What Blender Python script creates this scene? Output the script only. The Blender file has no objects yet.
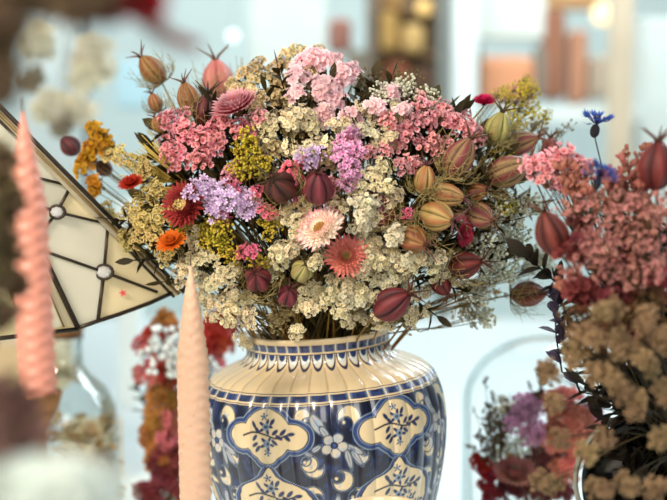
import bpy, math, random
import numpy as np
from mathutils import Vector, Matrix
R = random.Random(11)
sc = bpy.context.scene
COL = sc.collection
PI = math.pi
rad = math.radians

# ------------------------------------------------------------------ camera
CAM = Vector((0, -1.2865, 0.541)); PITCH = rad(5)
FWD = Vector((0, math.cos(PITCH), -math.sin(PITCH))); UP = Vector((0, math.sin(PITCH), math.cos(PITCH)))
RT = Vector((1, 0, 0)); F = 1300.0
cd = bpy.data.cameras.new('camera'); cam = bpy.data.objects.new('camera', cd); COL.objects.link(cam)
cam.location = CAM; cam.rotation_euler = (PI/2 - PITCH, 0, 0)
cd.sensor_width = 36; cd.lens = 36*F/667.0; cd.clip_start = 0.02
cd.dof.use_dof = True; cd.dof.focus_distance = 1.175; cd.dof.aperture_fstop = 3.4
sc.camera = cam
def P(x, y, d): return CAM + (FWD + RT*((x-333.5)/F) - UP*((y-250)/F))*d

def lin(c):
    return tuple(((v/255)/12.92 if v/255 <= .04045 else ((v/255+.055)/1.055)**2.4) for v in c)

# ------------------------------------------------------------------ materials
MATS = {}
def newmat(name):
    m = bpy.data.materials.new(name); m.use_nodes = True
    return m, m.node_tree.nodes, m.node_tree.links
def plain(name, c, rough=.6, metal=0, noise=.12, scale=60, spec=.5, trans=0, alpha=1, emis=0, bump=0, coat=0):
    if name in MATS: return MATS[name]
    m, n, l = newmat(name); b = n['Principled BSDF']
    b.inputs['Roughness'].default_value = rough; b.inputs['Metallic'].default_value = metal
    b.inputs['Specular IOR Level'].default_value = spec; b.inputs['Coat Weight'].default_value = coat
    tc = n.new('ShaderNodeTexCoord'); nz = n.new('ShaderNodeTexNoise'); nz.inputs['Scale'].default_value = scale
    nz.inputs['Detail'].default_value = 4
    l.new(tc.outputs['Object'], nz.inputs['Vector'])
    mr = n.new('ShaderNodeMapRange'); mr.inputs['To Min'].default_value = 1-noise*2; mr.inputs['To Max'].default_value = 1+noise*2
    l.new(nz.outputs['Fac'], mr.inputs['Value'])
    mx = n.new('ShaderNodeMix'); mx.data_type = 'RGBA'; mx.blend_type = 'MULTIPLY'; mx.inputs['Factor'].default_value = 1
    mx.inputs['A'].default_value = (*lin(c), 1); l.new(mr.outputs['Result'], mx.inputs['B'])
    l.new(mx.outputs['Result'], b.inputs['Base Color'])
    if emis:
        l.new(mx.outputs['Result'], b.inputs['Emission Color']); b.inputs['Emission Strength'].default_value = emis
    if bump:
        bp = n.new('ShaderNodeBump'); bp.inputs['Strength'].default_value = bump; bp.inputs['Distance'].default_value = .002
        l.new(nz.outputs['Fac'], bp.inputs['Height']); l.new(bp.outputs['Normal'], b.inputs['Normal'])
    if trans:
        t = n.new('ShaderNodeBsdfTranslucent'); l.new(mx.outputs['Result'], t.inputs['Color'])
        ms = n.new('ShaderNodeMixShader'); ms.inputs['Fac'].default_value = trans
        l.new(b.outputs[0], ms.inputs[1]); l.new(t.outputs[0], ms.inputs[2])
        l.new(ms.outputs[0], n['Material Output'].inputs['Surface'])
    MATS[name] = m; return m

def colmat(name, trans=.28, rough=.65, var=.24, hue=.012, spec=.3, coat=0, bump=0):
    """vertex colour 'Col' x per-object variation, thin translucent petals"""
    if name in MATS: return MATS[name]
    m, n, l = newmat(name); b = n['Principled BSDF']; b.inputs['Roughness'].default_value = rough
    b.inputs['Specular IOR Level'].default_value = spec; b.inputs['Coat Weight'].default_value = coat
    b.inputs['Coat Roughness'].default_value = .08
    a = n.new('ShaderNodeAttribute'); a.attribute_name = 'Col'
    oi = n.new('ShaderNodeObjectInfo'); hs = n.new('ShaderNodeHueSaturation')
    m1 = n.new('ShaderNodeMapRange'); m1.inputs['To Min'].default_value = 1-var; m1.inputs['To Max'].default_value = 1+var*.7
    m2 = n.new('ShaderNodeMapRange'); m2.inputs['To Min'].default_value = .5-hue; m2.inputs['To Max'].default_value = .5+hue
    mm = n.new('ShaderNodeMath'); mm.operation = 'MULTIPLY'; mm.inputs[1].default_value = 7.31
    fr = n.new('ShaderNodeMath'); fr.operation = 'FRACT'
    l.new(oi.outputs['Random'], m1.inputs['Value']); l.new(oi.outputs['Random'], mm.inputs[0]); l.new(mm.outputs[0], fr.inputs[0])
    l.new(fr.outputs[0], m2.inputs['Value'])
    l.new(m1.outputs['Result'], hs.inputs['Value']); l.new(m2.outputs['Result'], hs.inputs['Hue'])
    l.new(a.outputs['Color'], hs.inputs['Color']); l.new(hs.outputs['Color'], b.inputs['Base Color'])
    if bump:
        nz = n.new('ShaderNodeTexNoise'); nz.inputs['Scale'].default_value = 400
        bp = n.new('ShaderNodeBump'); bp.inputs['Strength'].default_value = bump; bp.inputs['Distance'].default_value = .001
        l.new(nz.outputs['Fac'], bp.inputs['Height']); l.new(bp.outputs['Normal'], b.inputs['Normal'])
    if trans:
        t = n.new('ShaderNodeBsdfTranslucent'); l.new(hs.outputs['Color'], t.inputs['Color'])
        ms = n.new('ShaderNodeMixShader'); ms.inputs['Fac'].default_value = trans
        l.new(b.outputs[0], ms.inputs[1]); l.new(t.outputs[0], ms.inputs[2])
        l.new(ms.outputs[0], n['Material Output'].inputs['Surface'])
    MATS[name] = m; return m
PETAL = colmat('dried_petal'); PODM = colmat('seed_pod_skin', trans=.06, rough=.5, spec=.4, var=.12, bump=.25)
STEMM = colmat('dried_stem', trans=0, rough=.8, var=.2)

def glassmat(name, tint=(1, 1, 1), rough=0.0, ior=1.12, dens=.0, blend=.25):
    """thin clear glass: mostly see-through, fresnel reflection at the edges"""
    m, n, l = newmat(name)
    for x in list(n):
        if x.type == 'BSDF_PRINCIPLED': n.remove(x)
    tr = n.new('ShaderNodeBsdfTransparent'); tr.inputs['Color'].default_value = (*tint, 1)
    gl = n.new('ShaderNodeBsdfGlossy'); gl.inputs['Roughness'].default_value = .03 + rough; gl.inputs['Color'].default_value = (.9, .95, .95, 1)
    lw = n.new('ShaderNodeLayerWeight'); lw.inputs['Blend'].default_value = blend
    tc = n.new('ShaderNodeTexCoord'); nz = n.new('ShaderNodeTexNoise'); nz.inputs['Scale'].default_value = 6
    l.new(tc.outputs['Object'], nz.inputs['Vector'])
    mt = n.new('ShaderNodeMath'); mt.operation = 'MULTIPLY_ADD'; mt.inputs[1].default_value = .75; 
    l.new(lw.outputs['Fresnel'], mt.inputs[0])
    m2 = n.new('ShaderNodeMath'); m2.operation = 'MULTIPLY'; m2.inputs[1].default_value = .05 + dens
    l.new(nz.outputs['Fac'], m2.inputs[0]); l.new(m2.outputs[0], mt.inputs[2])
    ms = n.new('ShaderNodeMixShader'); l.new(mt.outputs[0], ms.inputs['Fac'])
    l.new(tr.outputs[0], ms.inputs[1]); l.new(gl.outputs[0], ms.inputs[2])
    l.new(ms.outputs[0], n['Material Output'].inputs['Surface'])
    return m

# ------------------------------------------------------------------ mesh builder
def frame(d):
    d = Vector(d).normalized()
    a = Vector((0, 0, 1)) if abs(d.z) < .9 else Vector((1, 0, 0))
    x = d.cross(a).normalized(); y = d.cross(x).normalized()
    return x, y, d
class MB:
    def __init__(s): s.v = []; s.f = []; s.c = []
    def vert(s, p, c): s.v.append(tuple(p)); s.c.append(c); return len(s.v)-1
    def tube(s, pts, r0, r1, c0, c1=None, n=4, cap=True):
        c1 = c1 or c0; pts = [Vector(p) for p in pts]; k = len(pts); prev = None
        for i, p in enumerate(pts):
            t = (pts[min(i+1, k-1)] - pts[max(i-1, 0)])
            if t.length < 1e-9: t = Vector((0, 0, 1))
            x, y, _ = frame(t); u = i/(k-1); r = r0+(r1-r0)*u
            c = tuple(a+(b-a)*u for a, b in zip(c0, c1))
            ring = [s.vert(p + x*math.cos(2*PI*j/n)*r + y*math.sin(2*PI*j/n)*r, c) for j in range(n)]
            if prev:
                for j in range(n): s.f.append((prev[j], prev[(j+1) % n], ring[(j+1) % n], ring[j]))
            elif cap: s.f.append(tuple(reversed(ring)))
            prev = ring
        if cap: s.f.append(tuple(prev))
    def petal(s, o, dirv, nrm, L, W, c0, c1, curl=.2, notch=0, segs=3, shape=None, cup=.15, cp=1.):
        """strip petal from o along dirv, lying in plane with normal nrm, curling up to nrm"""
        o = Vector(o); d = Vector(dirv).normalized(); n = Vector(nrm).normalized(); w = d.cross(n).normalized()
        shape = shape or (lambda t: math.sin(PI*min(1, .12+.8*t))**.7)
        prev = None
        for i in range(segs+1):
            t = i/segs; p = o + d*(L*t) + n*(L*curl*t*t)
            hw = W*.5*shape(t); c = tuple(a+(b-a)*t**cp for a, b in zip(c0, c1))
            if i == segs and hw < W*.08:
                ring = [s.vert(p, c)]
            else:
                q = p - d*(notch*L) if i == segs else p
                ring = [s.vert(p-w*hw + n*(cup*hw), c), s.vert(q - n*(cup*hw*.5), c), s.vert(p+w*hw + n*(cup*hw), c)]
            if prev:
                if len(ring) == 1: s.f.append((prev[0], prev[1], ring[0])); s.f.append((prev[1], prev[2], ring[0]))
                else:
                    s.f.append((prev[0], prev[1], ring[1], ring[0])); s.f.append((prev[1], prev[2], ring[2], ring[1]))
            prev = ring
    def ball(s, o, r, c, c2=None, sq=1.0, ax=(0, 0, 1), nu=6, nv=4):
        o = Vector(o); x, y, z = frame(ax); c2 = c2 or c
        top = s.vert(o+z*r*sq, c2); prev = None
        for i in range(1, nv):
            a = PI*i/nv; u = 1-i/nv; cc = tuple(p*(1-u)+q*u for p, q in zip(c, c2))
            ring = [s.vert(o + (x*math.cos(2*PI*j/nu)+y*math.sin(2*PI*j/nu))*r*math.sin(a)+z*r*sq*math.cos(a), cc) for j in range(nu)]
            for j in range(nu):
                if prev: s.f.append((prev[j], ring[j], ring[(j+1) % nu], prev[(j+1) % nu]))
                else: s.f.append((top, ring[j], ring[(j+1) % nu]))
            prev = ring
        b = s.vert(o-z*r*sq, c)
        for j in range(nu): s.f.append((prev[j], b, prev[(j+1) % nu]))
    def poly(s, pts, c): s.f.append(tuple(s.vert(p, c) for p in pts))
    def prism(s, pts, th, c):
        """flat polygon given thickness vector th"""
        a = [s.vert(p, c) for p in pts]; b = [s.vert(Vector(p)+th, c) for p in pts]; k = len(pts)
        s.f.append(tuple(a)); s.f.append(tuple(reversed(b)))
        for i in range(k): s.f.append((a[i], b[i], b[(i+1) % k], a[(i+1) % k]))
    def box(s, c, sx, sy, sz, col=(1, 1, 1), bev=0):
        c = Vector(c); X, Y, Z = sx/2, sy/2, sz/2
        q = [s.vert(c+Vector((a*X, b*Y, d*Z)), col) for a in (-1, 1) for b in (-1, 1) for d in (-1, 1)]
        for f in ((0, 1, 3, 2), (4, 6, 7, 5), (0, 4, 5, 1), (2, 3, 7, 6), (0, 2, 6, 4), (1, 5, 7, 3)): s.f.append(tuple(q[i] for i in f))
    def lathe(s, prof, n=32, c=(1, 1, 1), mod=None):
        prev = None
        for i, (r, z) in enumerate(prof):
            ring = []
            for j in range(n):
                a = 2*PI*j/n; rr = r*(mod(a, z) if mod else 1)
                ring.append(s.vert((rr*math.cos(a), rr*math.sin(a), z), c))
            if prev:
                for j in range(n): s.f.append((prev[j], prev[(j+1) % n], ring[(j+1) % n], ring[j]))
            prev = ring
    def mesh(s, name, mat, smooth=True):
        me = bpy.data.meshes.new(name); me.from_pydata(s.v, [], s.f); me.update()
        at = me.color_attributes.new('Col', 'FLOAT_COLOR', 'POINT')
        at.data.foreach_set('color', [x for c in s.c for x in (c[0], c[1], c[2], 1.0)])
        me.materials.append(mat)
        if smooth: me.polygons.foreach_set('use_smooth', [True]*len(me.polygons))
        return me
def link(name, me, parent=None, loc=None):
    o = bpy.data.objects.new(name, me); COL.objects.link(o)
    if parent: o.parent = parent
    if loc is not None: o.location = loc
    return o
def tag(o, label, cat, group=None, kind=None):
    if label: o['label'] = label
    if cat: o['category'] = cat
    if group: o['group'] = group
    if kind: o['kind'] = kind
    return o
def empty(name, loc, label, cat, group=None):
    o = bpy.data.objects.new(name, None); COL.objects.link(o); o.location = loc; o.empty_display_size = .01
    return tag(o, label, cat, group)
def orient(o, z, spin=None):
    q = Vector(z).normalized().to_track_quat('Z', 'Y')
    q = q @ Matrix.Rotation(R.uniform(0, 2*PI) if spin is None else spin, 3, 'Z').to_quaternion()
    o.rotation_mode = 'QUATERNION'; o.rotation_quaternion = q
def J(c, a=.08):
    k = 1+R.uniform(-a, a); return tuple(max(0, x*k) for x in c)

# ------------------------------------------------------------------ setting
def struct(name, mb, mat, smooth=False):
    o = link(name, mb.mesh(name, mat, smooth)); o['kind'] = 'structure'; return o
mb = MB(); mb.box((0, .75, -.02), 3.4, 3.6, .04)
tbl = link('display_table', mb.mesh('display_table', plain('white_paint', (232, 240, 240), .45, noise=.03, scale=5)))
tag(tbl, 'wide pale white display table on which the vases, candles and glass stand', 'table')

# ------------------------------------------------------------------ Delft vase
LEAN = rad(-3.6); VX = .0055
vase = empty('ginger_jar_vase', (VX, 0, 0.004), 'fluted blue and white glazed ceramic vase holding the large dried bouquet', 'vase')
vase.rotation_euler = (0, LEAN, 0); vase.scale = (1.03, 1.03, 1)
def vase_mesh():
    prof = [(.074, 0), (.073, .006), (.069, .02), (.070, .04), (.080, .08), (.095, .13), (.1085, .18), (.115, .21), (.1185, .235),
            (.1195, .255), (.118, .275), (.1145, .289), (.1105, .2975), (.1065, .3025), (.101, .307), (.092, .3115), (.082, .3155), (.0745, .3195),
            (.0702, .325), (.0692, .332), (.0700, .339), (.0722, .3435), (.0728, .3455), (.0718, .347), (.0695, .3465), (.067, .343), (.065, .335), (.065, .322), (.075, .312), (.1, .300)]
    pr = np.array(prof); seg = np.r_[0, np.cumsum(np.hypot(*np.diff(pr, axis=0).T))]
    s_lo = seg[5]
    ss = np.r_[np.linspace(0, s_lo, 24)[:-1], np.linspace(s_lo, seg[-3], 330), np.linspace(seg[-3], seg[-1], 5)[1:]]
    # Catmull-Rom through profile
    def cr(vals):
        out = np.empty_like(ss); k = np.clip(np.searchsorted(seg, ss, 'right')-1, 0, len(seg)-2)
        m = np.gradient(vals, seg); h = seg[k+1]-seg[k]; t = (ss-seg[k])/h
        return (2*t**3-3*t**2+1)*vals[k]+(t**3-2*t**2+t)*h*m[k]+(-2*t**3+3*t**2)*vals[k+1]+(t**3-t**2)*h*m[k+1]
    r = cr(pr[:, 0]); z = cr(pr[:, 1]); outer = ss < seg[23]
    N = 1330; NL = 38
    th = np.linspace(-PI, PI, N, endpoint=False)
    TH, Z = np.meshgrid(th, z); RR, _ = np.meshgrid(r, th, indexing='ij')
    lob = np.abs(np.cos(NL/2*TH)); amp = np.interp(Z, [0, .1, .29, .31, .322, .345], [.004, .012, .018, .022, .020, .007])
    RR2 = RR*(1+amp*(lob**.7-.7))
    X = RR2*np.sin(TH); Y = -RR2*np.cos(TH)
    # ---------- painted decoration (mm)
    v = Z*1000
    c_navy = np.array(lin((16, 20, 46))); c_blue = np.array(lin((38, 58, 114))); c_lb = np.array(lin((150, 172, 196))); c_cream = np.array(lin((226, 203, 162)))
    c_white = np.array(lin((214, 220, 214)))
    rng = np.random.RandomState(4)
    def vnoise(su, sv, seed):
        rs = np.random.RandomState(seed); gu = int(2*PI*118/su); gv = int(360/sv)+3
        g = rs.rand(gv, gu); a = (TH+PI)/(2*PI)*gu; b = np.clip(v, 0, 355)/sv
        i = np.floor(a).astype(int); j = np.floor(b).astype(int); fa = a-i; fb = b-j; fa = fa*fa*(3-2*fa); fb = fb*fb*(3-2*fb)
        i0 = i % gu; i1 = (i+1) % gu
        return (g[j, i0]*(1-fa)+g[j, i1]*fa)*(1-fb)+(g[j+1, i0]*(1-fa)+g[j+1, i1]*fa)*fb
    n1 = vnoise(7, 9, 1)*.5+vnoise(2.5, 3, 2)*.3+vnoise(1.2, 8, 3)*.2
    n2 = vnoise(3, 3, 5)
    C = np.zeros(v.shape+(3,))
    body = np.clip((n1-.46)*2.6, 0, 1)[..., None]
    C[:] = c_navy*(1-body)+c_blue*body
    wob = (vnoise(5, 5, 7)-.5)*1.8
    def put(mask, col, n=None, a=1.0):
        m = np.clip(mask, 0, 1)[..., None]*a; C[:] = C*(1-m)+np.asarray(col)*m
    def inside(d): return np.clip(.5-d/.7, 0, 1)
    P60 = rad(60)
    def U(off): return ((TH-rad(-24.7)-rad(off)+P60/2) % P60 - P60/2)*118
    def ell(u, cx, cy, rx, ry, rot=0, vv=None):
        a = u-cx; b = (v if vv is None else vv)-cy; c, s = math.cos(rot), math.sin(rot)
        p = a*c+b*s; q = -a*s+b*c
        return (np.sqrt((p/rx)**2+(q/ry)**2)-1)*min(rx, ry)
    def motif(d, w=1.0, fill=c_cream, line=c_navy, halo=c_lb):
        d = d+wob*.35
        put(inside(d-1.3*w), halo*.5+c_blue*.5); put(inside(d-.8*w), line); put(inside(d+.1), fill)
        put(inside(d-.1)*np.clip((n2-.55)*3, 0, .55), c_lb)
    u = U(0); u2 = U(30)
    # scrolls, flowers and leaves of the field
    def crescent(uu, cx, cy, Ro, ox, oy, Ri, rot=0):
        return np.maximum(ell(uu, cx, cy, Ro, Ro*1.05), -ell(uu, cx+ox, cy+oy, Ri, Ri))
    for (uu, cx, cy, Ro, ox, oy, Ri) in ((u2, 15, 280, 10, -3.5, -6, 7.6), (u2, -19, 236, 8.5, 4, 4.5, 6.2), (u2, 6, 222, 9, -4.5, 4, 6.8),
                                         (u2, -27, 283, 7, 4, -5, 5), (u2, -22, 208, 9, 4, -3, 6.6), (u2, 20, 203, 9, -4, 3, 6.6), (u, -38, 243, 6, 3, 4, 4.2), (u, 39, 240, 7, -3, 3, 5)):
        motif(crescent(uu, cx, cy, Ro, ox, oy, Ri))
        motif(ell(uu, cx+ox*.9-Ro*.2, cy+oy*.6, 1.5, 1.5), .4)
    for (uu, cx, cy, rx, ry, rot) in ((u2, -14, 276, 10, 4.6, -1.0), (u2, -8, 269, 6, 2.6, -1.0), (u2, 17, 251, 9, 2.4, -.55), (u2, 12, 243, 9, 2.3, -1.35), (u2, 19, 243, 8, 2.0, -1.0), (u2, -16, 254, 5, 1.8, .6),
                                      (u2, -23, 249, 4, 1.6, -.5), (u2, 0, 200, 7, 2.4, 1.4), (u2, 10, 190, 7, 2.4, .4), (u2, -10, 190, 7, 2.4, 2.6)):
        motif(ell(uu, cx, cy, rx, ry, rot), .6, fill=c_lb*.6+c_cream*.35)
        put(inside(ell(uu, cx, cy, rx*.7, .35, rot)), c_blue)
    for (uu, cx, cy, RF) in ((u2, 0, 256, 11.5), (u2, -30, 192, 8)):
        a = np.arctan2(v-cy, uu-cx); rr = np.hypot(uu-cx, v-cy)
        motif(rr-RF*(.50+.50*np.abs(np.cos(2.5*a+.5))**.55), .7, fill=c_cream*.6+c_lb*.35)
        put(inside(rr-RF*.30), c_navy); put(inside(rr-RF*.16), c_blue*1.4)
        for k in range(5):
            aa = 2*PI*k/5-.2+.63
            put(inside(ell(uu, cx+math.cos(aa)*RF*.42, cy+math.sin(aa)*RF*.42, RF*.16, .5, aa)), c_blue)
    # fine darker brush strokes in the field
    st = vnoise(1.6, 10, 21); put(((st > .62) & (v < 292)).astype(float)*.35*(C.sum(-1) < .5), c_navy*.5)
    # quatrefoil medallions
    d = np.minimum(np.minimum(ell(u, 0, 267, 23, 23), ell(u, -25, 265, 13.5, 11.5)), ell(u, 25, 265, 13.5, 11.5))
    d = np.minimum(d, ell(u, 0, 250, 10, 10))+wob*.3
    put(inside(d-5.6), c_lb*.8); put(inside(d-4.7), c_navy); put(inside(d-4.1), c_blue*1.1); put(inside(d-1.8), c_lb*.8); put(inside(d-1.2), c_navy); put(inside(d-.2), c_cream)
    def sprig(cx, cy, s=1.0, inn=None):
        for (fx, fy, fr) in ((0, 8, 8), (1, -9, 8.2), (-2, 18, 4), (1, -18, 4)):
            a = np.arctan2(v-cy-fy*s, u-cx-fx*s); rr = np.hypot(u-cx-fx*s, v-cy-fy*s)
            put(inside(rr-fr*s*(.6+.4*np.cos(5*a+fx))), c_navy*.5+c_blue*.6); put(inside(rr-fr*s*.45), c_lb*.7)
            put(inside(rr-fr*s*.2), c_navy)
        w = np.sin((u-cx)/(7*s))*2.5
        put(inside(np.maximum(np.abs(v-cy+w)-.9, np.abs(u-cx)-26*s)), c_navy)
        for (lx, ly, rt) in ((10, 3, .7), (14, -2, -.6), (18, 3, .8), (22, -3, -.8), (26, 1, .2), (-9, 5, 2.3), (-12, -3, .9), (-12, -10, .6), (-9, -14, .9), (-13, 10, 2.2), (7, 13, .9), (9, -7, -.7)):
            put(inside(ell(u, cx+lx*s, cy+ly*s, 4.2*s, 1.9*s, rt)), c_navy*.5+c_blue*.5)
    sprig(0, 267, .92)
    # ogee panels under the medallions
    s = 236-v; w = np.interp(s, [-2, 0, 3, 8, 13, 18, 22, 30, 45, 60, 72, 80, 86, 92], [-6, 0, 2.5, 6, 14, 27, 33, 38, 40, 36, 26, 12, 4, -6])
    d = (np.abs(u)-w)*.8+wob*.3
    put(inside(d-5.0), c_lb*.8); put(inside(d-4.0), c_navy); put(inside(d-3.4), c_blue*1.15); put(inside(d-1.6), c_navy); put(inside(d-.3), c_cream)
    sprig(0, 208, 1.0); sprig(-16, 186, .7); sprig(17, 186, .7)
    # bands
    cell = np.abs(np.cos(NL/2*TH)); lobe_phase = ((TH*NL/(2*PI)) % 1)-.5      # creases where cell==0
    ph = ((TH*NL/(2*PI)+.5) % 1)-.5                                          # -0.5..0.5, centre of lobe 0
    creamvar = c_cream*(1-.16*np.clip(n1-.4, 0, 1)[..., None])
    m = (v > 292.3).astype(float); C[:] = C*(1-m[..., None])+creamvar*m[..., None]
    put(((v > 293.1) & (v < 294.2)).astype(float), c_navy*.6+c_blue*.4)
    bandcol = (c_navy*(1-np.clip(n2*1.3, 0, 1))[..., None]+c_blue*np.clip(n2*1.3, 0, 1)[..., None])
    def cells(v0, v1):
        mk = (np.clip((v-v0)/.5, 0, 1)*np.clip((v1-v)/.5, 0, 1)*np.clip((.48-np.abs(ph))/.04, 0, 1))[..., None]
        edge = np.clip(((np.abs(ph)-.30)/.14), 0, 1)[..., None]
        C[:] = C*(1-mk)+(bandcol*(1-edge*.5)+c_lb*edge*.5)*mk
    out = outer[:, None]*np.ones_like(v)
    # shoulder band lies on a flattening slope: use profile z
    cells(295.2, 301.3)
    put(((v > 302.2) & (v < 302.9)).astype(float), c_navy*.7+c_blue*.3)
    put(((v > 304.2) & (v < 304.6)).astype(float), c_blue)
    # creases on cream flutes: brownish shading painted into the colour
    fl = ((v > 304) & (v < 320)).astype(float)*np.clip((np.abs(ph)-.40)/.1, 0, 1)*.45
    put(fl, lin((150, 112, 70)))
    # scallops under the neck
    sc_r = (ph*2*PI*70/NL); top = 331.2
    dd = np.hypot(sc_r/5.4, np.clip(top-v, 0, 99)/13.5)
    on = ((v < top) & (v > 315.5)).astype(float)*out
    put(on*np.clip((1.06-dd)/.06, 0, 1)*np.clip((dd-.80)/.08, 0, 1), c_navy*.7+c_blue*.3)
    put(on*np.clip((.80-dd)/.08, 0, 1), c_white)
    dd2 = np.hypot(sc_r/3.6, np.clip(top-v, 0, 99)/5.5)
    put(on*np.clip((1-dd2)/.15, 0, 1), c_blue*.75+c_navy*.25)
    put(((v > 331.2) & (v < 332.0)).astype(float)*out, c_navy)
    mk = out.copy()
    save = C.copy(); cells(334.0, 341.6); C[:] = np.where(mk[..., None] > 0, C, save)
    put(((v > 342.3) & (v < 342.9)).astype(float)*out, c_blue)
    put((1-out)*.5, lin((120, 95, 60)))
    # craze / foot ring
    put((v < 8).astype(float), c_cream); put(((v > 12) & (v < 30)).astype(float)*np.clip((.44-np.abs(ph))/.05, 0, 1), c_blue)
    M = len(ss); me = bpy.data.meshes.new('ginger_jar_vase')
    co = np.stack([X, Y, Z], -1).reshape(-1, 3)
    ii, jj = np.meshgrid(np.arange(M-1), np.arange(N), indexing='ij'); j2 = (jj+1) % N
    q = np.stack([ii*N+jj, ii*N+j2, (ii+1)*N+j2, (ii+1)*N+jj], -1).reshape(-1)
    nf = (M-1)*N
    me.vertices.add(len(co)); me.vertices.foreach_set('co', co.reshape(-1).astype(np.float32))
    me.loops.add(nf*4); me.loops.foreach_set('vertex_index', q.astype(np.int32))
    me.polygons.add(nf); me.polygons.foreach_set('loop_start', np.arange(0, nf*4, 4, dtype=np.int32))
    me.update(calc_edges=True)
    me.polygons.foreach_set('use_smooth', np.ones(nf, dtype=bool))
    at = me.color_attributes.new('Col', 'FLOAT_COLOR', 'POINT')
    at.data.foreach_set('color', np.concatenate([C.reshape(-1, 3), np.ones((len(co), 1))], 1).reshape(-1).astype(np.float32))
    m, n, l = newmat('glazed_delft'); b = n['Principled BSDF']
    a = n.new('ShaderNodeAttribute'); a.attribute_name = 'Col'; l.new(a.outputs['Color'], b.inputs['Base Color'])
    b.inputs['Roughness'].default_value = .28; b.inputs['Coat Weight'].default_value = .8; b.inputs['Coat Roughness'].default_value = .06
    tc = n.new('ShaderNodeTexCoord'); nz = n.new('ShaderNodeTexNoise'); nz.inputs['Scale'].default_value = 90
    bp = n.new('ShaderNodeBump'); bp.inputs['Strength'].default_value = .12; bp.inputs['Distance'].default_value = .002
    l.new(tc.outputs['Object'], nz.inputs['Vector']); l.new(nz.outputs['Fac'], bp.inputs['Height']); l.new(bp.outputs['Normal'], b.inputs['Normal'])
    me.materials.append(m); return me
link('painted_body', vase_mesh(), vase)
MOUTH = P(321, 352, 1.3)

# ------------------------------------------------------------------ flower meshes
def floret(mb, o, n, r, ci, co, k=5, cup=.45, wide=.95, eye=None):
    x, y, z = frame(n); a0 = R.uniform(0, 6.28); o = Vector(o)
    for i in range(k):
        a = a0+2*PI*i/k; d = x*math.cos(a)+y*math.sin(a)
        mb.petal(o+d*r*.08, d+z*cup*.5, z, r, r*wide, ci, J(co, .1), curl=cup*.3, notch=.12, segs=2, shape=lambda t: (.35, 1, .8)[min(2, int(t*2+.01))])
    if eye: mb.ball(o+z*r*.12, r*.16, eye, nu=5, nv=3)
def cluster_mesh(name, n, rad_, fr, ci, co, dome=.6, cup=.45, eye=None, k=5, stemc=(.2, .16, .06), wild=.2, wide=.95):
    mb = MB()
    for i in range(n):
        t = math.sqrt((i+.5)/n); a = i*2.39996+R.uniform(-.3, .3)
        p = Vector((math.cos(a)*t*rad_, math.sin(a)*t*rad_, dome*rad_*(1-t*t)+R.uniform(-.6, .5)*wild*rad_))
        nn = Vector((p.x, p.y, rad_*.75)).normalized()+Vector((R.uniform(-.35, .35), R.uniform(-.35, .35), 0))*(1+wild*1.5)
        p = p*(1+R.uniform(-.2, .25)*wild)
        floret(mb, p, nn, fr*R.uniform(.75, 1.2), ci, J(co, .12), k=k, cup=cup, eye=eye, wide=wide)
        mb.tube([(p.x*.15, p.y*.15, -rad_*.9), Vector((p.x*.7, p.y*.7, p.z*.4-rad_*.2)), p], .00035, .0003, stemc, n=3, cap=False)
    return mb.mesh(name, PETAL, True)
def ballcluster_mesh(name, n, rad_, br, c, c2, dome=.9):
    mb = MB()
    for i in range(n):
        t = (R.random())**.4; a = i*2.39996
        p = Vector((math.cos(a)*t*rad_, math.sin(a)*t*rad_, dome*rad_*R.uniform(-.6, 1)*math.sqrt(max(0, 1-t*t*.8))))
        mb.ball(p, br*R.uniform(.7, 1.25), J(c, .2), J(c2, .15), sq=1.15, ax=p+Vector((0, 0, rad_*.5)), nu=5, nv=3)
        if i % 2 == 0: mb.tube([(0, 0, -rad_), p], .0003, .0002, (.22, .17, .06), n=3, cap=False)
    return mb.mesh(name, PETAL, True)
L_ = lin
S = {}   # kind -> list of cluster meshes
def variants(kind, fn, k=4): S[kind] = [fn() for _ in range(k)]
variants('cream', lambda: cluster_mesh('cream_floret_cluster', 19, .0088, .0029, L_((214, 184, 116)), L_((255, 250, 222)), dome=.30, wild=.75, cup=.25), 6)
variants('white', lambda: cluster_mesh('white_floret_cluster', 18, .0084, .0028, L_((226, 204, 146)), L_((255, 254, 236)), dome=.30, wild=.7, cup=.25), 6)
variants('tan', lambda: cluster_mesh('tan_floret_cluster', 15, .0090, .0031, L_((190, 156, 90)), L_((246, 228, 184)), eye=L_((140, 100, 40)), cup=.8))
variants('pale', lambda: ballcluster_mesh('pale_bud_cluster', 26, .010, .0017, L_((204, 200, 164)), L_((250, 250, 232))))
variants('olive', lambda: cluster_mesh('straw_floret_cluster', 14, .0092, .0029, L_((160, 132, 56)), L_((236, 216, 146)), eye=L_((110, 82, 30)), cup=.6))
variants('pink', lambda: cluster_mesh('pink_floret_cluster', 13, .0098, .0035, L_((206, 72, 84)), L_((255, 190, 200)), cup=.7, eye=L_((176, 50, 50)), wild=.6))
variants('rose', lambda: cluster_mesh('rose_floret_cluster', 13, .0098, .0036, L_((206, 84, 80)), L_((255, 202, 208)), cup=.8, eye=L_((170, 60, 50)), wild=.6))
variants('blush', lambda: cluster_mesh('blush_floret_cluster', 14, .0105, .0050, L_((240, 176, 176)), L_((255, 232, 238)), cup=.4, dome=.8, wild=.5))
variants('hot', lambda: cluster_mesh('hot_pink_floret_cluster', 11, .0082, .0031, L_((206, 50, 94)), L_((255, 150, 176)), cup=.7, wild=.5))
variants('lilac', lambda: cluster_mesh('lilac_floret_cluster', 13, .0098, .0040, L_((190, 146, 204)), L_((248, 226, 252)), cup=.7, wild=.6, wide=.62))
variants('mauve', lambda: cluster_mesh('mauve_floret_cluster', 20, .0096, .0030, L_((200, 94, 160)), L_((255, 210, 236)), cup=.7, dome=.9, wild=.6, wide=.7))
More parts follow.
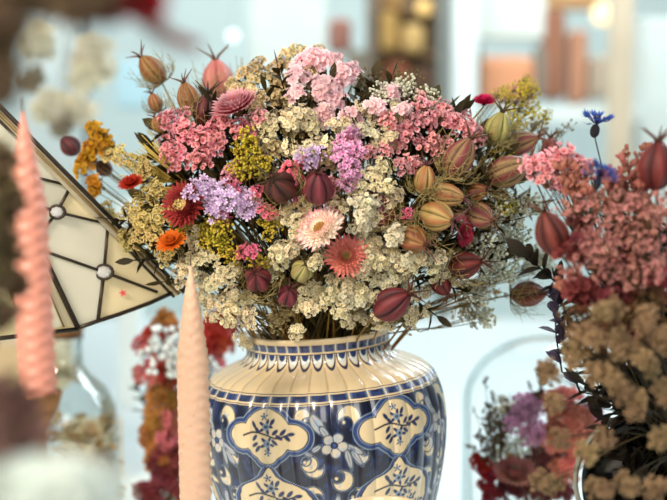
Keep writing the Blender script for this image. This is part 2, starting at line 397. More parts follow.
variants('yellow', lambda: ballcluster_mesh('yellow_bud_cluster', 30, .0082, .0014, L_((150, 132, 24)), L_((230, 206, 74))))
variants('airy', lambda: cluster_mesh('yellow_green_floret_cluster', 12, .0085, .0021, L_((170, 154, 24)), L_((228, 208, 60)), k=4, dome=1.2))
variants('gold', lambda: cluster_mesh('golden_leaf_cluster', 11, .0085, .0046, L_((150, 100, 10)), L_((216, 158, 36)), cup=.7, dome=1.1))
variants('dusty', lambda: cluster_mesh('dusty_rose_floret_cluster', 11, .0135, .0036, L_((110, 50, 44)), L_((222, 158, 148)), cup=.8, dome=.9, wild=1.2))
variants('darkrose', lambda: cluster_mesh('dark_rose_floret_cluster', 13, .0095, .0040, L_((80, 26, 30)), L_((150, 66, 66)), cup=.7, dome=.8))
variants('brown', lambda: cluster_mesh('brown_floret_cluster', 12, .0125, .0028, L_((46, 30, 14)), L_((112, 80, 44)), cup=.7, dome=.9))  # darkened brown: the right bouquet's shade is put into the colour
variants('tanhead', lambda: cluster_mesh('tan_disc_cluster', 36, .0090, .0022, L_((108, 84, 56)), L_((178, 148, 110)), cup=.5, dome=.4, wild=.5))
variants('redfar', lambda: cluster_mesh('red_floret_cluster', 14, .0115, .0050, L_((120, 20, 14)), L_((204, 78, 52)), cup=.6, dome=.9))
variants('pinkfar', lambda: cluster_mesh('pink_far_cluster', 14, .0115, .0050, L_((170, 60, 70)), L_((232, 140, 140)), cup=.6, dome=.9))
variants('orangefar', lambda: cluster_mesh('orange_far_cluster', 14, .0105, .0046, L_((110, 60, 20)), L_((204, 140, 72)), cup=.6, dome=.9))
variants('whitefar', lambda: ballcluster_mesh('white_berry_cluster', 12, .014, .0036, L_((215, 226, 226)), L_((250, 254, 254))))
variants('peach', lambda: cluster_mesh('peach_floret_cluster', 14, .0105, .0048, L_((200, 90, 76)), L_((244, 160, 138)), cup=.5, dome=.8))
variants('plume', lambda: ballcluster_mesh('crimson_plume_cluster', 30, .0085, .0021, L_((130, 8, 24)), L_((206, 30, 50))))

STEMC = [L_((110, 92, 40)), L_((96, 84, 44)), L_((130, 100, 50)), L_((74, 66, 34))]
def bez(a, b, c, n=6):
    a, b, c = Vector(a), Vector(b), Vector(c)
    return [a*(1-t)**2+b*2*t*(1-t)+c*t*t for t in [i/n for i in range(n+1)]]

# bouquet geometry -----------------------------------------------------------
CORE = P(322, 285, 1.3)
def dome(x, y):
    q = 1-((x-325)/215)**2-((y-200)/165)**2
    return 1.3-.15*math.sqrt(max(0, q)) if q > 0 else 1.3+.02*min(1, -q)
MAIN = []      # records for labelling
class Bq: pass
def mouthpoint(bq):
    a = R.uniform(0, 6.28); r = R.uniform(0, 1)**.5*bq.mr
    return bq.mouth + bq.mx*(math.cos(a)*r) + bq.my*(math.sin(a)*r)
main = Bq(); main.mouth = P(322, 350, 1.3); main.mx = Vector((1, 0, 0)); main.my = Vector((0, 1, 0)); main.mr = .046; main.core = CORE
main.name = 'vase bouquet'; main.down = Vector((0, 0, -.06)); main.depth = dome; main.thick = 1.

def mk_stem(root, base, heads, width=.0009, joint=.72, bq=None, col=None, nrm=None):
    c = col or R.choice(getattr(bq, 'stem', STEMC)); mb = MB()
    base = Vector(base); mean = sum(heads, Vector())/len(heads)
    low = bq.down if bq else Vector((0, 0, -.05))
    start = base+low
    if len(heads) == 1:
        h = heads[0]; mid = base*.5+h*.5+Vector((0, 0, .25*(h-base).length*.3))
        mb.tube([start]+bez(base, mid, h, 7), width, width*.7, c, n=5)
    else:
        j = base+(mean-base)*joint
        mb.tube([start]+bez(base, base*.5+j*.5+Vector((0, 0, .012)), j, 5), width, width*.8, c, n=5)
        for h in heads:
            jj = base+(mean-base)*R.uniform(joint-.15, joint+.05)
            mid = jj*.5+h*.5+(mean-base).normalized()*(-.002)+Vector((R.uniform(-1, 1), R.uniform(-1, 1), R.uniform(-1, 1)))*.003
            mb.tube(bez(jj, mid, h, 4), width*.6, width*.4, c, n=4, cap=False)
    me_loc = root.location
    mb.v = [tuple(Vector(p)-me_loc) for p in mb.v]
    return link('stem', mb.mesh('stem', STEMM), root)

def sprig(kind, name, x, y, rx, ry, n, bq, phrase, cat='dried flower', size=1., dd=0, ang=0, group=None, label=None, jit=.012, cl='flower_cluster', spike=False):
    heads = []
    for i in range(n):
        if n == 1: ux, uy = 0, 0
        elif spike:
            t = (i+.5)/n*2-1; ux, uy = R.uniform(-1, 1)*(.35+.65*(1-abs(t))), t
        else:
            t = math.sqrt((i+.35)/n); a = i*2.39996+x*.7; ux, uy = math.cos(a)*t, math.sin(a)*t
        ca, sa = math.cos(rad(ang)), math.sin(rad(ang))
        px = x+rx*ux*ca-ry*uy*sa; py = y+rx*ux*sa+ry*uy*ca
        heads.append((px, py, bq.depth(px, py)+dd+R.uniform(-.5, 1)*jit))
    pts = [P(*h) for h in heads]
    base = mouthpoint(bq)
    e = empty(name, base, label, cat, group)
    mk_stem(e, base, pts, bq=bq)
    for p in pts:
        o = link(cl, R.choice(S[kind]), e, p-base)
        out = (p-bq.core).normalized()+Vector((0, -.75, .12))+Vector((R.uniform(-.35, .35),)*3)
        orient(o, out); s = size*R.uniform(.85, 1.15); o.scale = (s, s, s)
    MAIN.append(dict(o=e, x=x, y=y, phrase=phrase, bq=bq, lab=label))
    return e

# --- strawflower
def straw(name, x, y, r, axis, cb, ct, cdisc, label, bq, dd=0, open_=1.0, cat='dried flower', rings=6, disc=.3, dabs=None, stem=True, cpow=1.):
    p = P(x, y, (bq.depth(x, y)+dd) if dabs is None else dabs)
    base = mouthpoint(bq); e = empty(name, base, label, cat)
    if stem: mk_stem(e, base, [p-Vector(axis).normalized()*r*.4], bq=bq, width=.0013)
    mb = MB()
    for k in range(rings):
        f = k/(rings-1)            # 0 outer -> 1 inner
        el = rad(5+f*62*(1.25-open_*.45)); n = int(26-8*f); L = r*(1-.45*f)
        for i in range(n):
            a = 2*PI*(i+.5*(k % 2))/n+R.uniform(-.05, .05)
            d = Vector((math.cos(a)*math.cos(el), math.sin(a)*math.cos(el), math.sin(el)))
            nn = Vector((-math.cos(a)*math.sin(el), -math.sin(a)*math.sin(el), math.cos(el)))
            o = Vector((math.cos(a), math.sin(a), 0))*r*disc*.5+Vector((0, 0, r*.02*k))
            mb.petal(o, d, nn, (L-r*disc*.4)*R.uniform(.9, 1.08), r*.21, J(cb), J(ct), curl=.25*open_, segs=4, cup=.5, cp=cpow,
                     shape=lambda t: [.6, .9, 1, .7, .02][min(4, int(t*4+.01))])
    o = link('petals', mb.mesh('petals', PETAL), e, p-base); orient(o, axis)
    mb = MB()
    for i in range(90):
        t = math.sqrt((i+.5)/90); a = i*2.39996
        mb.ball((math.cos(a)*t*r*disc, math.sin(a)*t*r*disc, r*.16+r*.10*(1-t*t)), r*.038, J(cdisc, .2), nu=5, nv=3)
    mb.ball((0, 0, r*.06), r*disc, cdisc, sq=.45, nu=12, nv=6)
    mb.ball((0, 0, -r*.12), r*.24, L_((96, 66, 40)), sq=.9, nu=10, nv=6)
    o2 = link('flower_centre', mb.mesh('flower_centre', PETAL), e, p-base); o2.rotation_mode = 'QUATERNION'; o2.rotation_quaternion = o.rotation_quaternion
    MAIN.append(dict(o=e, x=x, y=y, phrase=None, bq=bq, lab=label)); return e

# --- nigella seed pod
POD = {}
def pod_meshes(scheme):
    if scheme in POD: return POD[scheme]
    A, B, Cg, Ch = dict(
        maroon=((92, 30, 38), (136, 52, 58), (44, 16, 20), (86, 44, 36)),
        dark=((70, 30, 28), (104, 44, 40), (40, 22, 18), (60, 44, 30)),
        tan=((190, 158, 96), (168, 104, 62), (96, 78, 40), (100, 60, 60)),
        orange=((170, 122, 68), (140, 76, 48), (90, 60, 32), (110, 66, 50)),
        green=((184, 176, 108), (160, 140, 84), (110, 108, 52), (92, 78, 40)),
        striped=((164, 132, 88), (136, 56, 62), (80, 44, 40), (110, 70, 44)),
        red=((120, 48, 42), (160, 84, 66), (70, 26, 24), (96, 56, 36)),
        rose=((206, 122, 116), (220, 140, 128), (176, 96, 92), (120, 84, 60)),
        crimson=((86, 28, 26), (130, 50, 44), (48, 16, 16), (90, 50, 34)))[scheme]
    A, B, Cg, Ch = map(L_, (A, B, Cg, Ch)); mb = MB(); NU, NV = 60, 22; prev = None   # unit radius 1, length ~2.5
    for i in range(NV+1):
        t = i/NV; z = -1.15+2.3*t; rr = math.sin(PI*min(1, max(0, .03+.94*t)))**.62*(1-.12*(t-.4))
        ring = []
        for j in range(NU):
            a = 2*PI*j/NU; g = abs(math.cos(2.5*a)); rl = rr*(.74+.26*g**.55)
            st = math.cos(5*a)*.5+.5; st2 = math.cos(15*a+math.sin(z*4))*.5+.5
            w = min(1, max(0, st**2*.9+.12*st2)); c = tuple(A[k]*(1-w)+B[k]*w for k in range(3))
            gg = max(0, 1-g*3.2); c = tuple(c[k]*(1-gg)+Cg[k]*gg for k in range(3))
            sh = .8+.35*st2*.6; c = tuple(x*sh for x in c)
            ring.append(mb.vert((rl*math.cos(a), rl*math.sin(a), z), c))
        if prev:
            for j in range(NU): mb.f.append((prev[j], prev[(j+1) % NU], ring[(j+1) % NU], ring[j]))
        prev = ring
    mb.f.append(tuple(prev)); body = mb.mesh('pod_body_'+scheme, PODM)
    mb = MB()
    for k in range(5):
        a = 2*PI*k/5+.3; d = Vector((math.cos(a), math.sin(a), 0)); h = R.uniform(.5, 1.0)
        mb.tube([Vector((0, 0, 1.0))+d*.06, Vector((0, 0, 1.35))+d*.22, Vector((0, 0, 1.42+.25*h))+d*.62, Vector((0, 0, 1.3+.8*h))+d*(.9+.25*h)], .11, .02, Ch, n=6)
    crown = mb.mesh('pod_crown_'+scheme, PODM)
    mb = MB(); cth = L_((160, 144, 92)); cth2 = L_((110, 90, 54))
    for k in range(20):
        a = 2*PI*k/20+R.uniform(-.2, .2); d = Vector((math.cos(a), math.sin(a), 0)); tw = Vector((-d.y, d.x, 0))
        p0 = Vector((0, 0, -1.15)); out = R.uniform(1.15, 1.9); up = R.uniform(-.4, 1.3)
        pts = bez(p0, p0+d*out*1.1+Vector((0, 0, -.1)), d*out+Vector((0, 0, up))+tw*R.uniform(-.6, .6), 7)
        mb.tube(pts, .034, .020, cth2, cth, n=3, cap=False)
        for q in (3, 4, 5, 6):
            b = pts[q]; sgn = (-1)**q
            mb.tube(bez(b, b+tw*sgn*.3+d*.1, b+tw*sgn*R.uniform(.4, .9)+d*R.uniform(-.1, .4)+Vector((0, 0, R.uniform(.1, .6))), 4), .026, .014, cth, n=3, cap=False)
    bract = mb.mesh('pod_bracts_'+scheme, STEMM)
    POD[scheme] = (body, crown, bract); return POD[scheme]
def pod(x, y, r, scheme, ax, label, bq, dd=0, bracts=True, dabs=None, group=None, L=1.0, name='love_in_a_mist_pod', crown=True):
    """ax: (right, up, towards-camera) direction of the crown"""
    axis = RT*ax[0]+UP*ax[1]-FWD*ax[2]; axis.normalize()
    p = P(x, y, (bq.depth(x, y)+dd-.006) if dabs is None else dabs)
    s = r/1000*( (1.3 if dabs is None else dabs)/1.3)*1.0
    base = mouthpoint(bq); e = empty(name, base, label, 'seed pod', group)
    mk_stem(e, base, [p-axis*s*1.15], bq=bq, width=.0011)
    bd, cr, br = pod_meshes(scheme); parts = [('pod', bd)] + ([('crown', cr)] if crown else []) + ([('bracts', br)] if bracts else [])
    sp = R.uniform(0, 6.28)
    for nm, me in parts:
        o = link(nm, me, e, p-base); orient(o, axis, sp); o.scale = (s, s, s*L)
    MAIN.append(dict(o=e, x=x, y=y, phrase=None, bq=bq, lab=label)); return e

# ================================================================== MAIN BOUQUET
VB = main
# landmark: strawflowers
def ax(a, b, c): return RT*a+UP*b-FWD*c
straw('strawflower', 322, 231, .0245, ax(-.45, .55, .75), L_((255, 250, 236)), L_((214, 84, 130)), L_((196, 150, 76)), 'white strawflower with pink-tipped petals and tan eye, centre of bouquet', VB, dd=-.014, rings=7, disc=.40, cpow=5.5, open_=.9)
straw('strawflower', 346, 257, .0215, ax(.05, .25, 1), L_((236, 186, 150)), L_((208, 66, 92)), L_((150, 120, 62)), 'salmon pink strawflower just below the white pink-tipped one', VB, dd=-.008, rings=6, disc=.2, open_=.8, cpow=3)
straw('strawflower', 236, 108, .0240, ax(-.35, .85, .55), L_((176, 26, 60)), L_((255, 206, 212)), L_((190, 120, 60)), 'crimson and pale pink strawflower seen side-on, upper left of bouquet', VB, dd=-.02, rings=6, disc=.3, cpow=2.5)
straw('strawflower', 186, 206, .0235, ax(-.45, .2, .9), L_((150, 50, 46)), L_((184, 66, 74)), L_((226, 200, 140)), 'dark red strawflower with cream eye left of the lilac sprig', VB, dd=-.02, rings=7, disc=.32)
straw('strawflower', 484, 102, .0120, ax(0, .9, .5), L_((190, 30, 60)), L_((214, 40, 80)), L_((150, 50, 50)), 'small bright crimson strawflower by the yellow sprigs, top right', VB, dd=-.01, rings=5, disc=.25, open_=.6)
straw('strawflower', 463, 234, .0130, ax(.7, -.1, .6), L_((200, 110, 110)), L_((210, 40, 90)), L_((150, 70, 60)), 'half-hidden magenta strawflower below the tan pods on the right', VB, dd=-.004, rings=5, disc=.25, open_=.6)
straw('strawflower', 131, 184, .0130, ax(-.2, .8, .6), L_((170, 50, 20)), L_((214, 70, 34)), L_((130, 50, 20)), 'small orange-red dried bloom at the left edge of the bouquet', VB, dd=-.045, rings=3, disc=.2, open_=.5)
straw('strawflower', 172, 243, .0165, ax(-.2, .6, .5), L_((190, 70, 16)), L_((222, 98, 30)), L_((140, 60, 20)), 'orange papery bloom under the dark red strawflower', VB, dd=-.035, rings=3, disc=.2, open_=.6)
# pods
PODS = [
 (152, 70, 12.5, 'orange', (-.6, .75, .2), 'tan seed pod with long horns standing highest on the left', -.0, True, 1.15),
 (155, 103, 7.5, 'orange', (-.3, .9, .2), 'small brown pod directly under the highest tan pod', 0, True, 1.1),
 (158, 125, 6.5, 'orange', (-.4, .9, .2), 'tiny brown pod above the deep pink statice', 0, True, 1.1),
 (189, 99, 11.5, 'orange', (-.3, .9, .1), 'brown papery pod left of the rose-coloured pod', .02, True, 1.2),
 (206, 112, 12.5, 'dark', (.1, .9, .1), 'dark brown pod left of the side-on crimson strawflower', .02, True, 1.2),
 (218, 80, 17.5, 'rose', (-.1, .9, .1), 'large blurred rose-pink pod with spiky tips, top left', .14, True, 1.05),
 (281, 187, 14.5, 'dark', (-.35, .3, .8), 'dark brown pod with star crown, left of the maroon one', -.012, True, 1.0),
 (318, 188, 14.5, 'maroon', (.0, .65, .6), 'maroon seed pod above the white pink-tipped strawflower', -.014, False, 1.0),
 (258, 279, 12.5, 'maroon', (-.1, .4, .9), 'maroon pod with dark star facing forward, lower left', -.006, True, .95),
 (302, 271, 10.5, 'green', (.2, .3, .5), 'small green and magenta pod below left of the pale strawflower', 0, False, 1.0),
 (288, 296, 10.5, 'maroon', (.1, .4, .6), 'dim dark-red pod low in the bouquet near the vase neck', .004, True, 1.0),
 (392, 304, 15.5, 'maroon', (.75, .5, .35), 'plump maroon pod low on the right above the vase rim', -.016, False, 1.05),
 (381, 211, 12.5, 'crimson', (-.3, .8, .3), 'dark red-brown pod right of the cream sprigs at centre', .004, True, 1.1),
 (437, 216, 14, 'tan', (.7, -.25, .6), 'tan ribbed pod with dark star, largest of the right-centre pods', -.014, True, 1.05),
 (447, 195, 11, 'tan', (.95, -.2, .3), 'pale tan pod lying just above the largest tan pod', -.006, True, 1.25),
 (413, 239, 13, 'orange', (.6, -.3, .6), 'orange-tan pod under the largest tan pod', -.008, True, 1.0),
 (480, 216, 12.5, 'striped', (.6, -.3, .6), 'brownish pink pod with star crown right of the largest tan pod', 0, True, 1.0),
 (478, 192, 9, 'orange', (.6, .1, .6), 'small brown pod above the brownish pink star-crowned pod', .01, True, 1.0),
 (459, 158, 14, 'striped', (.45, .8, .2), 'upright red-streaked tan pod below the right-hand pink statice', -.004, True, 1.25),
 (425, 180, 10.5, 'tan', (.1, .9, .3), 'small brownish tan pod under the curled pink statice', .0, True, 1.1),
 (507, 171, 15.5, 'striped', (.85, .35, .3), 'large burgundy-striped pod at the right of the bouquet', -.012, True, 1.15),
 (521, 144, 12, 'striped', (.9, .35, .2), 'striped pod just above the large burgundy-striped one', 0, True, 1.25),
 (498, 129, 13, 'green', (.2, .85, .3), 'greenish pod beneath the small crimson strawflower', .0, True, 1.1),
 (550, 151, 10.5, 'red', (.0, .95, .2), 'red pod at the far right edge, above the dusty pink statice', 0, True, 1.1),
 (465, 265, 13, 'crimson', (.8, .2, .4), 'deep red pod at the lower right edge of the bouquet', 0, True, 1.1),
 (441, 284, 10, 'crimson', (.3, -.5, .4), 'half-hidden red pod below the deep red one, lower right', .01, False, 1.1),
 (528, 294, 13.5, 'red', (.95, .05, .25), 'reddish striped pod with curly threads hanging alone, lower right', 0, True, 1.15),
]
for (x, y, r, s, a, lab, dd, br, L) in PODS: pod(x, y, r, s, a, lab, VB, dd, br, L=L)
for (x, y, r, lab) in ((70, 146, 11, 'dark wine-coloured dried leafy bud at the bouquet\'s far left tip'), (104, 168, 9, 'brown dried bud among the golden leaves, far left')):
    pod(x, y, r, 'dark', (-.6, .6, .2), lab, VB, .04, False, L=.9, name='dried_bud', crown=False)

CS, SL, YR = 'cream sea lavender sprig', 'pink statice sprig', 'yellow dried flower sprig'
FILL = [ # kind, name, x, y, rx, ry, n, phrase, size, dd
 ('tan', 'dried_flower_sprig', [(262,72,18,12,9),(290,62,14,14,8),(247,95,14,10,7),(281,93,16,12,8),(303,78,10,12,5),(262,110,14,9,6),(310,54,10,7,3),(236,88,10,8,4)], 'tan papery flower sprig', .85, .02),
 ('cream', 'sea_lavender', [(285,118,13,10,5),(305,120,13,10,5),(268,131,12,9,4),(345,128,14,10,5),(372,112,14,12,6),(386,134,14,11,6),(398,112,12,9,4),(320,141,12,9,4),
    (298,150,13,9,4),(358,188,16,12,6),(378,172,13,12,6),(391,196,11,12,5),(340,208,12,10,4),(374,221,13,12,6),(368,243,15,11,6),(387,247,13,12,6),(376,264,17,10,7),
    (345,284,15,10,6),(329,300,13,9,5),(311,290,11,8,4),(402,270,13,10,5),(429,262,14,11,6),(446,277,11,9,4),(415,292,13,9,5),(418,312,12,8,4),(349,317,18,8,6),
    (299,240,9,9,3),(284,250,10,10,4),(274,266,11,9,4),(290,217,12,12,5),(304,206,10,9,3),(357,268,10,8,3),(302,308,9,6,3),(367,296,12,9,5),(380,320,14,7,4),(295,332,8,4,2),(318,262,8,8,3)], CS, .78, 0),
 ('white', 'sea_lavender', [(366,205,12,12,5),(432,257,9,7,2),(394,232,10,10,4),(360,228,9,9,4),(352,300,12,8,4),(384,282,12,8,4),(365,130,10,9,3),(405,258,10,8,3)], 'bright cream-white sea lavender sprig', .8, -.008),
 ('cream', 'sea_lavender', [(200,255,14,12,6),(185,272,12,12,5),(208,282,14,11,6),(226,272,12,10,5),(236,296,13,10,5),(222,316,14,9,5),(246,318,11,7,4),(203,303,11,9,4),(240,340,8,7,3),(192,238,9,9,3)], 'ivory lacy sea lavender sprig', .8, -.004),
 ('pale', 'sea_lavender', [(490,248,18,12,8),(514,232,15,12,7),(507,211,14,10,6),(527,258,15,12,7),(499,272,15,10,6),(476,293,13,10,5),(482,318,10,8,4),(533,205,10,10,4),(545,262,10,14,4),(404,88,12,8,5),(380,95,8,7,3),(430,100,9,7,3)], 'pale budded sea lavender sprig', .85, .004),
 ('olive', 'winged_everlasting', [(150,228,14,11,7),(138,212,11,9,5),(168,214,12,9,5),(100,212,9,8,4),(118,216,8,7,3),(128,240,9,8,4),(156,192,10,8,5),(143,170,11,8,4),(120,156,12,8,5),(166,252,9,8,4)], 'straw-coloured everlasting sprig', .85, -.02),
 ('pink', 'statice', [(174,122,12,10,6),(190,136,13,9,7),(212,141,12,9,7),(170,150,11,8,5),(202,157,11,7,4),(242,130,10,8,5),(233,170,10,7,3),(176,164,7,6,3),(215,122,8,7,3)], 'coral pink statice sprig', .76, -.006),
 ('rose', 'statice', [(415,122,12,10,6),(439,117,13,10,7),(460,124,12,10,7),(431,144,12,9,6),(410,165,10,5,4),(447,147,10,8,4),(400,138,11,9,5),(420,100,9,6,3),(474,136,8,8,3),(388,120,7,6,2)], 'rose pink statice sprig', .76, -.004),
 ('blush', 'statice', [(312,63,12,9,5),(333,60,8,7,2),(346,73,10,8,3),(322,88,11,8,4),(334,98,8,7,2),(326,116,7,6,2),(350,117,5,4,1),(392,96,9,7,3),(300,76,7,7,2)], 'large pale blush statice sprig', .88, .01),
 ('lilac', 'statice', [(206,190,12,7,5),(226,196,14,8,7),(246,205,8,6,3),(310,158,9,6,2),(214,208,8,5,2)], 'lilac statice sprig', .85, -.022),
 ('mauve', 'statice', [(350,160,9,24,11)], 'mauve statice spike', .9, -.018),
 ('hot', 'statice', [(248,251,8,5,3),(252,196,8,6,3),(290,175,8,8,3),(266,212,7,5,2),(222,216,7,6,2),(296,202,5,5,1),(463,219,6,5,2)], 'small hot pink statice sprig', .8, -.008),
 ('yellow', 'goldenrod', [(248,150,12,8,6),(240,168,11,9,5),(258,166,10,8,4),(205,236,12,9,6),(218,226,9,8,4),(186,226,8,7,3),(246,139,9,6,3),(268,228,8,11,4),(232,256,10,7,3),(222,244,9,7,4),(505,206,9,9,3),(262,262,8,6,2)], 'mustard yellow goldenrod sprig', .85, -.010),
 ('airy', 'goldenrod', [(520,108,14,13,9),(526,88,10,10,6),(508,124,12,9,5),(503,152,9,8,4),(540,118,9,10,4),(500,96,8,8,4)], 'airy yellow-green flower sprig', .85, .012),
 ('gold', 'golden_leaf_sprig', [(98,136,8,7,4),(90,157,8,9,4),(108,148,9,8,4),(98,188,7,6,3),(84,170,6,6,2)], 'golden yellow leafy sprig', .8, .0),
 ('tan', 'dried_flower_sprig', [(275,150,10,8,4),(262,142,8,7,3),(330,160,9,9,4),(290,128,10,8,4)], 'muted beige flower sprig', .8, .014),
]
for kind, name, lst, phrase, size, dd in FILL:
    for (x, y, rx, ry, n) in lst:
        m_ = max(2, round(n*.72)) if kind == 'cream' else (max(2, round(n*.8)) if kind in ('tan', 'olive', 'pink', 'rose') else n)
        sprig(kind, name, x, y, rx*1.05, ry*1.05, m_, VB, phrase, size=size, dd=dd-(.012*R.random() if kind in ('cream', 'white') else 0), spike=(kind == 'mauve'), jit=.018)

for (k, x, y) in (('rose', 331, 186), ('hot', 300, 164), ('rose', 368, 152), ('blush', 404, 108), ('rose', 352, 140), ('rose', 384, 150), ('blush', 296, 92), ('hot', 408, 216), ('rose', 262, 118), ('pink', 226, 120), ('hot', 234, 186), ('blush', 378, 106)):
    sprig(k, 'statice', x, y, 5, 4, 2, VB, 'tiny pink statice tip', size=.66, dd=-.012)
# fine grass tufts and bristles
def grass(x, y, dx, dy, L, n, spread, c0, c1, bq, label, phrase=None, name='dried_grass', w=.0004, buds=True, dd=0, cat='dried grass', dabs=None, base=None, budc=None, budr=.0011):
    tip = P(x, y, (bq.depth(x, y)+dd) if dabs is None else dabs)
    b = mouthpoint(bq) if base is None else base
    e = empty(name, b, label, cat)
    d = (RT*dx+UP*dy).normalized(); root = tip-d*L
    mk_stem(e, b, [root], bq=bq, width=.001); mb = MB(); bb = MB()
    for i in range(n):
        a = R.uniform(-spread, spread); f = R.uniform(-spread, spread)*.7
        sd = (d+d.cross(FWD)*a+FWD*f).normalized(); l = L*R.uniform(.6, 1.15)
        end = root+sd*l; pts = bez(root, root*.5+end*.5+d*l*.06, end, 5)
        mb.tube(pts, w, w*.5, J(c0), J(c1), n=3, cap=False)
        if buds:
            for q in range(9):
                t = R.uniform(.35, 1); pp = root+(end-root)*t; off = Vector((R.uniform(-1, 1), R.uniform(-.5, .5), R.uniform(-.2, 1)))*.004
                mb.tube([pp, pp+off], w*.5, w*.4, c1, n=3, cap=False)
                bb.ball(pp+off, budr*R.uniform(.6, 1.2), J(budc or c1, .2), sq=1.6, ax=off+d*.003, nu=5, nv=3)
    for m_ in (mb, bb): m_.v = [tuple(Vector(p)-b) for p in m_.v]
    link('blades', mb.mesh('blades', STEMM), e)
    if bb.v: link('seed_heads', bb.mesh('seed_heads', PETAL), e)
    MAIN.append(dict(o=e, x=x, y=y, phrase=phrase, bq=bq, lab=label)); return e
GR = L_((96, 88, 62)); GB = L_((120, 104, 66))
for (x, y, dx, dy, L, n, sp, lab) in ((305, 84, -.1, 1, .055, 26, .35, None), (298, 104, 0, 1, .05, 22, .4, None), (395, 62, .2, 1, .06, 16, .35, None), (415, 72, .3, 1, .05, 14, .4, None), (372, 70, .1, 1, .045, 14, .5, None), (560, 120, .5, 1, .04, 8, .6, None), (545, 128, .7, .8, .03, 8, .6, None)):
    grass(x, y, dx, dy, L, n, sp, GR, GB, VB, lab, phrase='fine grey-brown dried grass tuft', dd=.02)
for (x, y, dx, dy) in ((132, 158, -1, .55), (126, 176, -1, .1), (146, 142, -.9, .9), (138, 196, -1, -.15)):
    grass(x, y, dx, dy, .052, 24, .18, L_((150, 116, 36)), L_((214, 184, 96)), VB, None, phrase='golden bristle grass spray', name='bristle_grass', buds=False, w=.0008, dd=-.022)
for (x, y, dx, dy) in ((478, 330, .6, -1), (455, 250, 1, .0), (505, 300, 1, -.6), (262, 330, -.6, -.5), (428, 325, .8, -.6)):
    grass(x, y, dx, dy, .04, 12, .8, L_((120, 104, 60)), L_((150, 132, 86)), VB, None, phrase='wispy curling dried twig', name='dried_twig', w=.0004, dd=.0, budr=.0013, budc=L_((190, 170, 120)))

# dark foliage added inside the bouquet to darken the gaps between blooms
def leafmesh(name, c0, c1, nl=9, Ls=.016, W=.0065, L=.07):
    mb = MB(); mb.tube([(0, 0, 0), (0, .002, L*.5), (0, 0, L)], .0009, .0005, c0, n=4)
    for i in range(nl):
        z = L*(.12+.85*i/nl); a = i*2.4; d = Vector((math.cos(a), math.sin(a), .7))
        mb.petal((0, 0, z), d, Vector((-d.x*.5, -d.y*.5, 1)), Ls*R.uniform(.8, 1.2), W, J(c0, .2), J(c1, .2), curl=-.15, segs=4, cup=.3, shape=lambda t: [.15, .8, 1, .7, .03][min(4, int(t*4+.01))])
    mb.petal((0, 0, L), (0, .2, 1), (0, -1, .2), Ls, W, c0, c1, segs=4, shape=lambda t: [.15, .8, 1, .7, .03][min(4, int(t*4+.01))])
    return mb.mesh(name, PETAL)
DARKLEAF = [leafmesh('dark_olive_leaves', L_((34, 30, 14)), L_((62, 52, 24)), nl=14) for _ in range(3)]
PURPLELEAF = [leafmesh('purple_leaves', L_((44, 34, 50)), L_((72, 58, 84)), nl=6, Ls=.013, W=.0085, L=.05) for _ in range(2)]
def leafsprig(x, y, dx, dy, bq, meshes, phrase, label=None, name='leafy_sprig', dd=0, dabs=None, size=1., base=None, cat='foliage', tow=0.0):
    p = P(x, y, (bq.depth(x, y)+dd) if dabs is None else dabs); b = mouthpoint(bq) if base is None else base
    e = empty(name, b, label, cat); mk_stem(e, b, [p], bq=bq)
    o = link('leaves', R.choice(meshes), e, p-b); orient(o, RT*dx+UP*dy-FWD*tow); o.scale = (size,)*3
    MAIN.append(dict(o=e, x=x, y=y, phrase=phrase, bq=bq, lab=label)); return e
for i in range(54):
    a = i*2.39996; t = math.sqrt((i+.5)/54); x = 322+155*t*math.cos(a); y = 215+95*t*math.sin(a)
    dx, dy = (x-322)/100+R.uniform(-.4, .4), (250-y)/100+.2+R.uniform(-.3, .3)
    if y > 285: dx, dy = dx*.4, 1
    leafsprig(x-dx*18, y+dy*18, dx, dy, VB, DARKLEAF, None, dd=.040+.02*R.random(), size=1.1, label='added dark olive dried leafy sprig darkening the gaps deep inside the vase bouquet')['group'] = 'added dark leafy sprigs deep in the vase bouquet'
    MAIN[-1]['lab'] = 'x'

DL3 = [leafmesh('brown_olive_leaves', L_((44, 36, 16)), L_((80, 66, 32)), nl=18, Ls=.020, W=.011, L=.06) for _ in range(3)]  # second added layer, blocks bright gaps; its colour stands for their shade
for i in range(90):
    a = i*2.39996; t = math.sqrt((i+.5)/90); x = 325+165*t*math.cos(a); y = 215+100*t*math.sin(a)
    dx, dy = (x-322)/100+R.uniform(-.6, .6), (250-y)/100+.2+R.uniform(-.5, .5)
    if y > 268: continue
    leafsprig(x-dx*16, y+dy*16, dx, dy, VB, DL3, None, dd=.075+.03*R.random(), size=1.1, label='added brownish olive broad-leaved sprig closing bright gaps in the back of the vase bouquet')['group'] = 'added brownish olive sprigs behind the blooms of the vase bouquet'
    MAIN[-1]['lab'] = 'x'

# extra bare stems at the rim, golden brown
for i in range(26):
    a = rad(180+180*(i+.5)/26)+R.uniform(-.05, .05)
    b = main.mouth+Vector((math.cos(a)*.058, math.sin(a)*.052, -.01)); t = b+Vector((math.cos(a)*.035+R.uniform(-.02, .02), math.sin(a)*.02, .06))
    mb = MB(); mb.tube(bez(b-Vector((math.cos(a)*.02, math.sin(a)*.02, .03))-b, Vector((0, 0, 0)), t-b, 5), .0013, .0009, J(L_((120, 84, 34)), .4), J(L_((150, 112, 50)), .3), n=5)
    o = link('bare_twig', mb.mesh('bare_twig', STEMM), None, b)
    tag(o, 'bare golden-brown dried stem rising from the patterned vase mouth', 'stem', 'bare stems standing in the patterned vase mouth')

